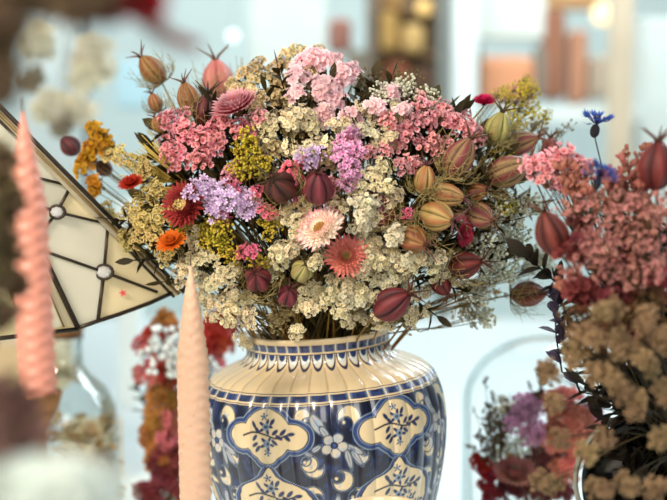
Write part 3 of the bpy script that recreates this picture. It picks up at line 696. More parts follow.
# ================================================================== RIGHT BOUQUET
rb = Bq(); rb.mouth = P(672, 440, 1.12); rb.mx = Vector((1, 0, 0)); rb.my = Vector((0, .6, .8)); rb.mr = .02; rb.stem = [L_((52, 46, 28)), L_((38, 34, 22)), L_((70, 56, 34))]; rb.core = P(650, 380, 1.12); rb.down = Vector((.02, .03, -.03))
rb.depth = lambda x, y: 1.04-.05*math.sqrt(max(0, 1-((x-640)/110)**2-((y-340)/190)**2)); rb.name = 'right bouquet'
pod(552, 234, 17.5, 'crimson', (-.35, .85, .2), 'dark red pod leaning left out of the right-hand bouquet', rb, dabs=1.03, bracts=False, L=1.2)
pod(657, 166, 20, 'crimson', (.0, .95, .2), 'large dark red pod cut by the right picture edge', rb, dabs=1.0, bracts=False, L=1.05)
def cornflower(x, y, r, axis, label, dabs):
    p = P(x, y, dabs); b = mouthpoint(rb); e = empty('cornflower', b, label, 'dried flower')
    mk_stem(e, b, [p-Vector(axis).normalized()*r*.6], bq=rb, width=.0009, col=L_((50, 56, 44))); mb = MB()
    for i in range(14):
        a = i*2*PI/14; el = R.uniform(.1, .8)
        d = Vector((math.cos(a)*math.cos(el), math.sin(a)*math.cos(el), math.sin(el)))
        o = d*r*.15; tip = o+d*r*.6
        mb.petal(o, d, (0, 0, 1), r*.55, r*.16, L_((26, 28, 84)), L_((44, 62, 150)), segs=2, shape=lambda t: .5+.5*t)
        w = d.cross(Vector((0, 0, 1))).normalized()
        for k in (-1, -.3, .4, 1): mb.petal(tip, d+w*k*.7+Vector((0, 0, R.uniform(-.2, .3))), (0, 0, 1), r*.5, r*.17, L_((36, 50, 130)), L_((70, 96, 190)), segs=3, shape=lambda t: [.6, 1, .7, .05][min(3, int(t*3+.01))])
    for i in range(14): a = i*2.4; mb.tube([(0, 0, 0), (math.cos(a)*r*.2, math.sin(a)*r*.2, r*.6)], r*.04, r*.02, L_((50, 20, 60)), n=3)
    o = link('petals', mb.mesh('petals', PETAL), e, p-b); orient(o, axis)
    mb = MB(); mb.ball((0, 0, -r*.38), r*.30, L_((50, 50, 50)), L_((30, 26, 40)), sq=1.5, nu=10, nv=6)
    o2 = link('calyx', mb.mesh('calyx', STEMM), e, p-b); o2.rotation_mode = 'QUATERNION'; o2.rotation_quaternion = o.rotation_quaternion
cornflower(596, 125, .0140, ax(.1, .9, .4), 'blue cornflower standing tallest above the right-hand bouquet', 1.10)
cornflower(599, 178, .0125, ax(.2, .8, .5), 'dark blue cornflower directly below the tall one', 1.00)
RB = [
 ('rose', 'statice', [(562,160,15,8,6),(545,172,12,8,5),(578,172,12,9,5),(560,184,10,8,4),(532,168,8,6,2)], 'blurred dusty pink statice sprig', .78, .05),
 ('dusty', 'statice', [(600,214,15,12,6),(622,238,16,13,7),(595,247,15,12,6),(645,216,14,14,6),(575,208,11,9,4),(650,252,15,14,6),(614,272,16,12,6),(578,268,12,12,4),(642,280,16,12,4),(630,202,11,9,4),(662,206,10,14,3)], 'out-of-focus dusty rose flower sprig', .70, 0),
 ('darkrose', 'statice', [(585,290,13,11,6),(660,285,12,14,6),(620,298,14,10,6),(570,252,9,9,4)], 'deep rose-brown flower sprig', .95, .02),
 ('brown', 'dried_flower_sprig', [(592,326,14,10,5),(618,318,17,13,4),(650,324,14,13,3),(584,350,12,10,3),(612,356,14,10,2),(664,338,8,18,2),(572,318,7,8,2),(652,300,12,9,3)], 'brown dried flower sprig', .82, .01),
 ('tanhead', 'dried_flower_sprig', [(550,373,8,6,2),(590,334,12,9,3),(622,344,11,12,3),(644,362,11,8,2),(661,342,7,14,2),(577,354,9,7,2),(617,388,9,8,2),(602,370,8,9,2),(636,400,8,7,2),(645,318,10,8,2),(606,312,10,7,2)], 'tan fuzzy flower heads sprig', .85, -.05),
 ('tanhead', 'dried_flower_sprig', [(555,403,1,1,1),(559,439,1,1,1),(587,452,1,1,1),(605,438,1,1,1),(634,412,1,1,1),(549,482,8,7,2),(598,490,8,5,2),(626,484,8,7,2),(660,442,4,8,2),(654,490,6,6,2),(662,392,5,8,2)], 'single tan fuzzy flower head', .85, -.06),
]
for kind, name, lst, phrase, size, dd in RB:
    for (x, y, rx, ry, n) in lst:
        sprig(kind, name, x, y, rx*1.12, ry*1.12, max(1, round(n*(.6 if kind in ('dusty', 'darkrose') else 1))), rb, phrase, size=size, dd=dd, jit=.03 if kind == 'dusty' else .014)
for (x, y, dx, dy, L) in ((572, 195, -.3, 1, .05), (575, 160, 0, 1, .04), (625, 165, 0, 1, .05), (640, 150, .2, 1, .05), (612, 160, -.2, 1, .04), (560, 275, -.6, .5, .03), (662, 140, .1, 1, .04), (590, 230, -.4, 1, .05), (635, 190, .1, 1, .05), (648, 230, .3, 1, .06), (605, 300, -.5, .8, .05), (625, 260, -.1, 1, .06), (600, 178, -.1, 1, .04), (655, 200, .2, 1, .05)):
    grass(x, y, dx, dy, L, 9, .45, L_((70, 52, 36)), L_((140, 90, 70)), rb, None, phrase='fine budded twig', name='dried_twig', budr=.0022, budc=L_((176, 112, 96)), w=.0005, dd=.03)
for (x, y, dx, dy) in ((562, 372, -.15, 1), (572, 352, -.28, 1), (580, 392, -.35, 1)):
    leafsprig(x, y, dx, dy, rb, PURPLELEAF, 'purple-grey leafy sprig', dabs=1.14, size=1.3, tow=.25, name='purple_leaf_sprig')
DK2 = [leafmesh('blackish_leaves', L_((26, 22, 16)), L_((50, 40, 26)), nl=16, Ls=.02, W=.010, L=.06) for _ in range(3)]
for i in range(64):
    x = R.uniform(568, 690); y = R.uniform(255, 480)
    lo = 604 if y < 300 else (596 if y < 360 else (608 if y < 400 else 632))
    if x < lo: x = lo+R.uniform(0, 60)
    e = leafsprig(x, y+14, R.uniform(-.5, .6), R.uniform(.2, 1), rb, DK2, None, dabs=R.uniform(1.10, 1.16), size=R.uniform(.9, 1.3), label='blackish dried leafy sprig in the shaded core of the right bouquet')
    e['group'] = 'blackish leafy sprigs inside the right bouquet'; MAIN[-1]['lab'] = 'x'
# dark vessel tilted to the camera
ves = empty('glass_vase', P(645, 478, 1.10), 'dark glass vase with ringed lip, tilted, holding the right bouquet', 'vase')
dk = plain('dark_glass', (16, 18, 16), .12, noise=.1, spec=.6, coat=.5)
mb = MB(); pr = [(.004, -.16), (.05, -.155), (.062, -.12), (.064, -.06), (.058, -.02), (.054, 0), (.050, 0), (.052, -.03), (.056, -.08), (.05, -.14), (.003, -.145)]
mb.lathe(pr, 64, (1, 1, 1)); bo = link('vase_body', mb.mesh('vase_body', dk), ves)
mb = MB()
rimg = plain('glass_lip', (132, 130, 116), .15, noise=.1, spec=.8, coat=1)
for rr, zz, tk in ((.0590, .002, .0022), (.0605, -.006, .0017)):
    prev = None
    for i in range(72):
        a = 2*PI*i/72; ring = []
        for j in range(8):
            q = 2*PI*j/8; r_ = rr+tk*math.cos(q); ring.append(mb.vert((r_*math.cos(a), r_*math.sin(a), zz+tk*math.sin(q)), (1, 1, 1)))
        if prev:
            for j in range(8): mb.f.append((prev[j], prev[(j+1) % 8], ring[(j+1) % 8], ring[j]))
        else: first = ring
        prev = ring
    for j in range(8): mb.f.append((prev[j], prev[(j+1) % 8], first[(j+1) % 8], first[j]))
li = link('ringed_lip', mb.mesh('ringed_lip', rimg), ves)
orient(ves, ax(-.35, .45, .75), 0)

# ================================================================== GLASS CLOCHE with its own small bouquet
CL = P(545, 420, 1.52); CL.z = 0.0
clo = empty('glass_cloche', CL, 'clear glass dome standing right of the patterned vase over a small bouquet', 'cloche')
topz = P(545, 334, 1.52).z; Rr = .097; mb = MB(); pr = [(Rr+.004, .0), (Rr, .006), (Rr, topz-Rr*.85)]
for i in range(1, 17): a = PI/2*i/16; pr.append((max(.0005, Rr*math.cos(a)), topz-Rr*.85+Rr*.85*math.sin(a)))
mb.lathe(pr, 72); o = link('dome', mb.mesh('dome', glassmat('cloche_glass', (.97, .99, .99), blend=.10)), clo)
mb = MB(); mb.lathe([(.001, .0), (Rr+.012, .0), (Rr+.014, .006), (Rr+.012, .012), (.001, .012)], 48); link('wooden_base', mb.mesh('wooden_base', plain('base_wood', (150, 110, 70), .5)), clo)
cb = Bq(); cb.mouth = CL+Vector((.0, 0, .10)); cb.mx = RT; cb.my = Vector((0, 1, 0)); cb.mr = .015; cb.core = CL+Vector((0, 0, .14)); cb.down = Vector((0, 0, -.085)); cb.name = 'small bouquet under glass dome'
cb.depth = lambda x, y: 1.50-.04*math.sqrt(max(0, 1-((x-545)/80)**2-((y-430)/90)**2))
for kind, name, lst, phrase, size, dd in [
 ('mauve', 'statice', [(528,409,12,8,6),(535,434,11,7,5),(515,420,7,6,3),(592,412,8,8,3)], 'mauve statice sprig', 1.15, 0),
 ('peach', 'statice', [(560,402,12,10,6),(575,420,12,12,6),(556,436,10,9,5),(573,448,11,11,6),(590,435,10,9,4),(566,468,12,9,5)], 'peach-pink flower sprig', 1.05, .0),
 ('darkrose', 'statice', [(545,455,12,9,5),(528,485,16,9,6),(556,488,14,8,5),(508,488,10,7,4),(545,475,12,9,5)], 'brownish rose flower sprig', 1.0, .01),
 ('pale', 'sea_lavender', [(510,445,13,9,5),(527,458,12,8,4),(500,425,11,9,3)], 'pale beaded white sprig', .9, .01),
 ('tan', 'dried_flower_sprig', [(505,405,9,12,4),(514,462,10,8,4),(498,455,9,8,3)], 'small tan flower sprig', .7, .01),
 ('plume', 'celosia', [(486,476,5,12,5),(478,463,4,6,2),(491,495,6,8,3)], 'crimson plume', 1.0, -.02)]:
    for (x, y, rx, ry, n) in lst: sprig(kind, name, x, y, rx, ry, n, cb, phrase, size=size, dd=dd, spike=(kind == 'plume'))
straw('strawflower', 515, 476, .028, ax(.0, .9, .5), L_((240, 214, 184)), L_((226, 96, 120)), L_((206, 176, 116)), 'pink and cream strawflower seen side-on under the glass dome', cb, dabs=1.45, rings=6, disc=.25, cpow=2, open_=.9)
for (x, y, dx, dy, L) in ((478, 410, -.25, 1, .08), (488, 385, -.1, 1, .09), (500, 400, .0, 1, .07), (475, 440, -.4, 1, .06), (538, 372, .05, 1, .06)):
    grass(x, y, dx, dy, L, 7, .16, L_((80, 66, 48)), L_((110, 90, 64)), cb, None, phrase='thin brown seeded grass', dabs=1.47, w=.0008, budr=.0019, budc=L_((120, 92, 66)))

# ================================================================== BLURRED BOUQUET BEHIND, left
bb_ = Bq(); bb_.mouth = P(175, 520, 1.62); bb_.mx = RT; bb_.my = Vector((0, 1, 0)); bb_.mr = .02; bb_.core = P(185, 440, 1.65); bb_.down = Vector((0, 0, -.1)); bb_.name = 'blurred bouquet behind the vase'
bb_.depth = lambda x, y: 1.60-.03*math.sqrt(max(0, 1-((x-185)/60)**2-((y-410)/120)**2))
for kind, name, lst, phrase, size, dd in [
 ('redfar', 'dried_flower_sprig', [(215,340,14,12,6),(175,352,10,12,5),(222,322,9,9,4),(168,375,8,12,4),(160,340,8,8,3)], 'blurred red flower sprig', 1.1, 0),
 ('pinkfar', 'dried_flower_sprig', [(150,345,10,10,4),(172,430,10,12,5),(150,372,7,10,3),(210,358,8,8,3)], 'blurred pink flower sprig', 1.05, 0),
 ('orangefar', 'dried_flower_sprig', [(160,400,11,14,6),(155,430,9,12,5),(178,405,9,12,5),(165,322,8,8,3),(158,458,10,12,5)], 'blurred orange-brown flower sprig', 1.05, 0),
 ('darkrose', 'dried_flower_sprig', [(165,465,14,14,7),(180,485,14,12,6),(150,490,12,10,5),(180,450,10,12,5)], 'blurred dark plum flower sprig', 1.15, 0),
 ('whitefar', 'baby_breath', [(165,343,14,9,3),(178,358,9,9,2),(205,372,7,8,2),(183,368,8,8,2),(152,360,6,5,1)], 'white beaded berry sprig', 1.1, -.06)]:
    for (x, y, rx, ry, n) in lst: sprig(kind, name, x, y, rx, ry, n, bb_, phrase, size=size, dd=dd)
for i in range(9):
    leafsprig(R.uniform(150, 180), 395+i*11, R.uniform(-.5, .5), 1, bb_, DARKLEAF, None, dabs=1.64, size=1.3, label='dark leafy sprig in the blurred bouquet behind the left of the vase')['group'] = 'dark leaves in the blurred rear bouquet'
    MAIN[-1]['lab'] = 'x'

# ================================================================== STAINED GLASS SHADE
def G(x, y, off=0): return P(x, y, 1.165+.0007*x+off)
sh = empty('stained_glass_lampshade', G(70, 240), 'leaded cream stained-glass lampshade panel with two clear jewels, left', 'lampshade')
lead = plain('lead_came', (62, 52, 42), .42, metal=.6, noise=.2, scale=200, bump=.3)
brass = plain('edge_brass', (150, 122, 78), .35, metal=.5, noise=.15)
bevel = plain('bevelled_glass', (240, 232, 206), .15, noise=.06, scale=40, trans=.45, coat=1)
def panecol(name, c): return plain(name, c, .22, noise=.06, scale=14, trans=.35, coat=.6)
O = sh.location
def pane(pts, mat, name='glass_pane', off=0, th=.002):
    mb = MB(); mb.prism([G(x, y, off)-O for x, y in pts], FWD*th, (1, 1, 1)); return link(name, mb.mesh(name, mat, False), sh)
def came(pts, w, name='lead_came', mat=lead, off=-.002):
    mb = MB(); q = [G(x, y, off)-O for x, y in pts]; mb.tube(q, w, w, (1, 1, 1), n=6); return link(name, mb.mesh(name, mat), sh)
J1, J2 = (57, 212), (104, 272); b0, b1, b2, b3 = (-40, 74), (71, 186), (108, 224), (170, 292)
L0, L1, L2, L3, L4, LB = (-40, 100), (30, 176), (30, 202), (36, 240), (41, 250), (78, 328); N_ = (98, 321)
cw, cc, cg = panecol('opal_warm', (255, 242, 206)), panecol('opal_cool', (248, 244, 228)), panecol('opal_grey', (240, 236, 218))
pane([b0, b1, L1, L0], cc); pane([b1, J1, L2, L1], cg); pane([b1, b2, J1], cw); pane([J1, b2, J2, L4, L3], cc); pane([L2, J1, L3], cg)
pane([L4, J2, N_, LB], cc); pane([b2, b3, J2], cw); pane([J2, b3, (150, 303), (120, 314), N_], cw)
came([b1, L1], .0014); came([b1, J1], .0015); came([L2, J1], .0014); came([J1, b2], .0014); came([J1, L3], .0014); came([b2, J2], .0016); came([L4, J2], .0015)
came([J2, (157, 292)], .0016); came([J2, N_], .0019); came([LB, (98, 321), (120, 314), (150, 303), (172, 293)], .0021); came([L1, L2, L3, L4, LB], .0026)
came([(-40, 66), (184, 292)], .0022, 'shade_edge'); came([(-40, 82), (70, 190), (174, 297)], .0014, 'shade_edge')
pane([(-40, 67), (184, 292), (174, 297), (-40, 82)], bevel, 'bevelled_strip', -.001)
came([(-40, 74), (179, 294)], .0016, 'edge_rib', brass, -.004)
# left face of the shade
pane([(-40, 100), (30, 176), (36, 240), (78, 328), (-40, 345)], panecol('opal_left', (240, 226, 186)), 'glass_pane', .010)
pane([(-20, 150), (12, 205), (62, 325), (78, 328), (41, 250), (22, 205)], bevel, 'bevelled_strip', .004)
pane([(-6, 175), (4, 205), (36, 300), (47, 330), (62, 326), (20, 225)], panecol('opal_white', (250, 248, 232)), 'bevelled_strip', .006)
came([(-20, 190), (0, 256), (16, 305), (26, 336)], .0021, off=.004); came([(-40, 343), (78, 329)], .0022); came([(12, 205), (64, 327)], .0008, 'edge_rib', brass, .002)
for (jx, jy), rr in ((J1, .0085), (J2, .0098)):
    mb = MB(); prev = None; c = G(jx, jy, -.004)-O
    for i in range(32):
        a = 2*PI*i/32; u = RT*math.cos(a)+UP*math.sin(a)*.82+RT*.0; ring = []
        for j in range(8):
            q = 2*PI*j/8; ring.append(mb.vert(c+u*(rr*.82+.0018*math.cos(q))-FWD*.0018*math.sin(q), (1, 1, 1)))
        if prev:
            for j in range(8): mb.f.append((prev[j], prev[(j+1) % 8], ring[(j+1) % 8], ring[j]))
        else: first = ring
        prev = ring
    for j in range(8): mb.f.append((prev[j], prev[(j+1) % 8], first[(j+1) % 8], first[j]))
    link('jewel_setting', mb.mesh('jewel_setting', lead), sh)
    mb = MB(); prev = None
    for k, (f, h) in enumerate(((.82, 0), (.6, .0035), (.3, .005))):
        ring = [mb.vert(c+(RT*math.cos(2*PI*i/8+.2*k)+UP*math.sin(2*PI*i/8+.2*k)*.82)*rr*f-FWD*h, (1, 1, 1)) for i in range(8)]
        if prev:
            for j in range(8): mb.f.append((prev[j], prev[(j+1) % 8], ring[(j+1) % 8], ring[j]))
        prev = ring
    mb.f.append(tuple(prev)); link('jewel', mb.mesh('jewel', plain('jewel_glass', (255, 255, 255), .04, noise=.02, spec=1, coat=1, trans=.6), False), sh)
mb = MB(); cpk = G(123, 293, -.003)
for i in range(5): a = 2*PI*i/5+.3; mb.petal((0, 0, 0), (math.cos(a), math.sin(a), .1), (0, 0, 1), .0042, .0022, L_((190, 70, 80)), L_((226, 120, 120)), segs=3, shape=lambda t: [.5, 1, .7, .05][min(3, int(t*3+.01))])
pf = link('fallen_floret', mb.mesh('fallen_floret', PETAL), None, cpk); orient(pf, -FWD, .3)
tag(pf, 'tiny fallen pink star floret stuck on the cream glass pane', 'flower')

# ================================================================== CANDLES
def candle(name, px, tipy, boty, d, wpx, c, label, twist, lean, seed, beads=True):
    top = P(px[0], tipy, d); bot = P(px[1], boty, d); bot.y = top.y
    H = (top-bot).length; r = wpx/2*d/1300; mb = MB(); NU, NV = 40, 360; prev = None
    for i in range(NV+1):
        z = H*i/NV; fromtop = (H-z)/(d/1300); tp = min(1, max(.06, (fromtop/95)))**.75
        ring = []
        for j in range(NU):
            a = 2*PI*j/NU; tw = z*twist*3
            rr = r*tp*(1+.034*math.cos(3*a+tw)+.030*math.cos(4*a-tw))
            ring.append(mb.vert((rr*math.cos(a), rr*math.sin(a), z), c))
        if prev:
            for j in range(NU): mb.f.append((prev[j], prev[(j+1) % NU], ring[(j+1) % NU], ring[j]))
        prev = ring
    mb.f.append(tuple(prev))
    m = MATS.get('wax'+name)
    m, n, l = newmat('wax_'+seed); b = n['Principled BSDF']; b.inputs['Base Color'].default_value = (*c, 1); b.inputs['Roughness'].default_value = .38
    b.inputs['Subsurface Weight'].default_value = .35; b.inputs['Subsurface Radius'].default_value = (.012, .006, .004); b.inputs['Subsurface Scale'].default_value = .6
    nz = n.new('ShaderNodeTexNoise'); nz.inputs['Scale'].default_value = 120; bp = n.new('ShaderNodeBump'); bp.inputs['Strength'].default_value = .15; bp.inputs['Distance'].default_value = .001
    l.new(nz.outputs['Fac'], bp.inputs['Height']); l.new(bp.outputs['Normal'], b.inputs['Normal'])
    e = empty(name, bot, label, 'candle')
    e.rotation_mode = 'QUATERNION'; e.rotation_quaternion = (top-bot).to_track_quat('Z', 'Y')
    link('wax_body', mb.mesh('wax_body', m), e)
    bd = MB()
    for k in range(3):
        z = 0
        while z < H*.93:
            a = (PI+2*PI*k-z*twist*3)/3
            fromtop = (H-z)/(d/1300); tp = min(1, fromtop/95)**.75
            bd.ball((r*tp*.955*math.cos(a), r*tp*.955*math.sin(a), z), r*.075, tuple(min(1, x*1.15+.05) for x in c), nu=6, nv=4); z += r*.62
    link('beading', bd.mesh('beading', m), e)
    wk = MB(); wk.tube([(0, 0, H-.001), (.0006, 0, H+.005), (0, .0004, H+.010)], .0008, .0005, L_((90, 66, 44)), n=5); link('wick', wk.mesh('wick', STEMM), e)
    return bot, r
bot1, r1 = candle('twisted_candle', (23, 33), 112, 402, .93, 37, L_((222, 150, 130)), 'salmon pink twisted candle standing in the brass holder, far left', 220, 0, 'salmon')
bot2, r2 = candle('twisted_candle', (190.5, 194), 266, 545, 1.10, 32, L_((240, 196, 166)), 'peach-cream twisted candle standing in front of the patterned vase', 220, 0, 'peach')
brs = plain('brass', (150, 104, 56), .32, metal=.75, noise=.15, scale=30)
def holder(bot, r, label, rcup, hcup):
    e = empty('candle_holder', (bot.x, bot.y, 0), label, 'candle holder'); z = bot.z+hcup
    mb = MB(); mb.lathe([(.001, z-hcup-.012), (rcup*.8, z-hcup-.012), (rcup, z-hcup), (rcup, z-.002), (rcup*1.03, z), (rcup*.95, z), (rcup*.92, z-.004), (rcup*.92, z-hcup+.002), (.001, z-hcup)], 48)
    link('candle_cup', mb.mesh('candle_cup', brs), e)
    mb = MB(); zz = z-hcup-.012; mb.lathe([(.001, 0), (.04, 0), (.042, .004), (.03, .010), (.008, .02), (.006, zz*.5), (.010, zz*.55), (.006, zz*.6), (.006, zz-.01), (rcup*.8, zz)], 40)
    link('pedestal', mb.mesh('pedestal', brs), e)
holder(bot1, r1, 'brass cup candle holder under the salmon pink candle', .0165, .004+.0)
holder(bot2, r2, 'brass candle holder under the peach candle', .017, .02)

# ================================================================== GLASS JAR behind left, small bowl in front
JP = P(62, 420, 1.62); JP.z = 0
jr = empty('glass_bottle_jar', JP, 'clear round-shouldered glass jar of beige dried petals behind the salmon candle', 'jar')
zz = lambda y: P(62, y, 1.62).z
mb = MB(); mb.lathe([(.001, .002), (.066, .002), (.070, .01), (.070, zz(430)), (.067, zz(408)), (.056, zz(388)), (.036, zz(374)), (.027, zz(364)), (.026, zz(342)), (.029, zz(337)), (.029, zz(333))], 64)
link('jar_glass', mb.mesh('jar_glass', glassmat('jar_glass', (.90, .95, .95), dens=.15)), jr)
mb = MB(); cols = [L_((214, 184, 132)), L_((196, 150, 96)), L_((230, 210, 170))]
for i in range(420):
    a = R.uniform(0, 6.28); r_ = .058*math.sqrt(R.random()) if R.random() < .4 else .060; h = R.uniform(.01, zz(425))
    d = Vector((R.uniform(-1, 1), R.uniform(-1, 1), R.uniform(-.5, .5))).normalized()
    mb.petal((r_*math.cos(a), r_*math.sin(a), h), d, d.orthogonal(), .018, .014, R.choice(cols), R.choice(cols), segs=3)
o = link('dried_petals', mb.mesh('dried_petals', PETAL), jr); o['kind'] = 'stuff'
mb = MB(); mb.lathe([(.001, zz(336)), (.026, zz(336)), (.027, zz(330)), (.030, zz(328)), (.030, zz(322)), (.012, zz(320)), (.010, zz(318)), (.001, zz(316))], 32)
link('cork_stopper', mb.mesh('cork_stopper', plain('cork', (150, 104, 60), .7, noise=.2, scale=120)), jr)
BP = P(383, 520, 1.10)
bw = empty('cream_bowl', BP, 'small cream glazed bowl, only its rim showing in front of the vase', 'bowl')
bw.location.z -= .0
fz = -BP.z; mb = MB(); mb.lathe([(.001, fz), (.030, fz), (.031, fz+.004), (.012, fz+.014), (.008, fz*.5-.02), (.018, -.05), (.020, -.046), (.031, -.02), (.0345, .010), (.0335, .012), (.0325, .010), (.029, -.018), (.001, -.04)], 48)
link('bowl_body', mb.mesh('bowl_body', plain('cream_glaze', (230, 208, 172), .2, noise=.05, coat=.8)), bw)

# ================================================================== FOREGROUND BLURS
fg = Bq(); fg.mouth = P(-70, -150, .50); fg.mx = RT; fg.my = Vector((0, 1, 0)); fg.mr = .01; fg.core = P(30, -80, .5); fg.down = Vector((-.01, 0, .03)); fg.name = 'foreground'
fg.depth = lambda x, y: .52
straw('strawflower', 146, 2, .0100, ax(.5, -.5, .8), L_((150, 20, 40)), L_((206, 20, 60)), L_((90, 20, 20)), 'very blurred crimson bloom hanging into the top left corner', fg, dabs=.52, rings=5, disc=.2, open_=.8)
def fcluster(kind, x, y, rx, ry, n, size, label, name, d, g=None):
    fg.depth = lambda a, b: d
    return sprig(kind, name, x, y, rx, ry, n, fg, None, label=label, size=size, group=g)
S['wine'] = [cluster_mesh('wine_cluster', 14, .0100, .0052, L_((70, 26, 24)), L_((130, 60, 52)), cup=.6, dome=.9) for _ in range(3)]
S['umber'] = [cluster_mesh('umber_cluster', 16, .0100, .0052, L_((70, 54, 40)), L_((136, 112, 86)), cup=.6, dome=.9) for _ in range(3)]
S['plum'] = [cluster_mesh('plum_cluster', 16, .0100, .0056, L_((90, 66, 62)), L_((150, 116, 108)), cup=.6, dome=.9) for _ in range(3)]
S['frost'] = [cluster_mesh('frost_cluster', 18, .0100, .0056, L_((210, 222, 218)), L_((250, 255, 250)), cup=.5, dome=.7) for _ in range(3)]
fcluster('wine', 108, -6, 38, 14, 14, .62, 'dark wine-red flower sprig blurred at the top left edge', 'dried_flower_sprig', .52)
fcluster('umber', 58, -12, 40, 20, 16, .65, 'blurred umber-brown flower mass along the top left corner', 'dried_flower_sprig', .50)
fcluster('umber', -6, 40, 20, 62, 22, .65, 'blurred dark brown sprig hanging down the left picture edge', 'dried_flower_sprig', .50)
mb = MB(); a_ = P(140, 8, .52); mb.tube([p-a_ for p in bez(P(140, 8, .52), P(160, 42, .52), P(200, 46, .52), 8)], .0042, .0024, L_((110, 34, 34)), L_((150, 70, 64)), n=8)
o = link('curled_petal', mb.mesh('curled_petal', PETAL), None, a_); tag(o, 'blurred dusky red petal curling right from the top left bloom', 'petal')
fg.mouth = P(-60, 560, .60); fg.down = Vector((0, 0, -.03))
fcluster('plum', 8, 425, 26, 45, 20, .75, 'blurred plum-brown foreground sprig at the lower left edge', 'dried_flower_sprig', .60)
fcluster('umber', 4, 235, 12, 100, 22, .65, 'blurred dark brown sprig left of the salmon candle', 'dried_flower_sprig', .72)
fg.mouth = P(40, 640, .50)
fcluster('frost', 48, 492, 60, 30, 30, .72, 'blurred frosty white flower head in the bottom left corner', 'hydrangea_head', .50)

# ================================================================== BACKGROUND: bright window, room beyond
def bgbox(name, x0, y0, x1, y1, d, depth, c, label, cat, kind=None, rough=.7, group=None, round_=False, emis=0):
    a = P(x0, y1, d); b = P(x1, y0, d); w = b.x-a.x; h = b.z-a.z; c3 = Vector(((a.x+b.x)/2, (a.y+b.y)/2+depth/2, (a.z+b.z)/2))
    me = MB(); me.box((0, 0, 0), w, depth, h)
    m = plain('bg_%d_%d_%d' % tuple(c), c, rough, noise=.08, scale=6, emis=emis)
    o = link(name, me.mesh(name, m, False), None, c3)
    bv = o.modifiers.new('bevel', 'BEVEL'); bv.width = min(w, h, depth)*(.3 if round_ else .06); bv.segments = 3
    if kind: o['kind'] = kind
    else: tag(o, label, cat, group)
    return o
mb = MB(); mb.box((0, 5.2, -1.05), 14, 10, .1); struct('floor', mb, plain('pale_floor', (206, 216, 216), .4, noise=.05, scale=2))
mb = MB(); mb.box((0, 7.2, 1.2), 14, .1, 4.6); struct('wall_back', mb, plain('pale_wall', (206, 220, 218), .9, noise=.10, scale=1.6))
# posts
bgbox('trim_1', 453, -60, 476, 470, 4.6, .1, (236, 244, 242), None, None, 'structure')
bgbox('trim_2', 438, -60, 453, 400, 4.7, .1, (128, 132, 128), None, None, 'structure')
bgbox('trim_3', 366, -60, 374, 300, 4.8, .1, (120, 108, 96), None, None, 'structure')
bgbox('trim_4', 612, -60, 632, 300, 4.4, .1, (214, 196, 170), None, None, 'structure')
bgbox('trim_5', 82, -60, 87, 300, 3.0, .05, (126, 138, 142), None, None, 'structure')
bgbox('trim_6', 118, 200, 140, 520, 2.6, .05, (226, 236, 236), None, None, 'structure')
bgbox('trim_7', 500, 106, 640, 122, 4.5, .1, (232, 240, 238), None, None, 'structure')
# shelving and goods far away
sv = empty('display_shelf', P(406, 60, 5.0), 'blurred brown wooden display shelf left of the white post', 'shelf')
for (x0, y0, x1, y1, nm, c) in ((374, -40, 440, 130, 'back_board', (112, 92, 70)),):
    o = bgbox(nm, x0, y0, x1, y1, 5.2, .03, c, None, None, rough=.8); [o.pop(k, None) for k in ('label', 'category')]; o.parent = sv; o.location -= sv.location
for yy in (10, 52, 96):
    o = bgbox('shelf_board', 374, yy, 440, yy+4, 5.0, .2, (150, 120, 84), None, None); [o.pop(k, None) for k in ('label', 'category')]; o.parent = sv; o.location -= sv.location
for (x0, y0, x1, y1, c, nm, lab, cat) in (
    (380, 12, 398, 50, (196, 156, 88), 'basket', 'golden wicker basket on the upper shelf, blurred', 'basket'),
    (402, 24, 424, 52, (214, 176, 112), 'basket', 'larger yellowish basket right of the golden one, blurred', 'basket'),
    (384, 62, 410, 96, (146, 74, 48), 'clay_pot', 'blurred rust-brown pot on the middle shelf', 'pot'),
    (414, 66, 434, 96, (92, 62, 44), 'clay_pot', 'blurred dark brown pot beside the rust-brown one', 'pot'),
    (384, -22, 404, 10, (170, 130, 76), 'basket', 'blurred basket on the top shelf', 'basket'),
    (328, 18, 352, 52, (176, 120, 104), 'paper_lantern', 'blurred dusty red lantern left of the shelf', 'lantern'),
    (346, 50, 366, 90, (150, 140, 124), 'storage_box', 'blurred grey-beige box left of the brown shelf', 'box'),
    (478, 56, 536, 104, (232, 160, 118), 'hanging_cloth', 'blurred orange cloth hanging below the pale sign', 'cloth'),
    (537, 46, 546, 96, (150, 142, 130), 'hanging_cloth', 'blurred grey cloth right of the orange cloth', 'cloth'),
    (544, 10, 566, 100, (158, 104, 78), 'hanging_cloth', 'blurred brown cloth, tallest of the hanging cloths', 'cloth'),
    (570, 30, 588, 104, (196, 140, 110), 'hanging_cloth', 'blurred peach-brown cloth right of the tall brown cloth', 'cloth'),
    (590, 56, 610, 100, (190, 170, 150), 'hanging_cloth', 'blurred beige cloth beside the cream post', 'cloth'),
    (470, 46, 482, 100, (120, 112, 100), 'storage_box', 'blurred dark grey box beside the white post', 'box'),
    (476, -20, 546, 38, (226, 232, 224), 'sign_board', 'blurred pale blank sign board right of the white post', 'sign'),
    (546, -30, 600, 8, (182, 140, 96), 'storage_box', 'blurred tan box at the top right', 'box')):
    bgbox(nm, x0, y0, x1, y1, 4.9, .12, c, lab, cat, round_=nm in ('basket', 'clay_pot', 'paper_lantern', 'hanging_cloth'))
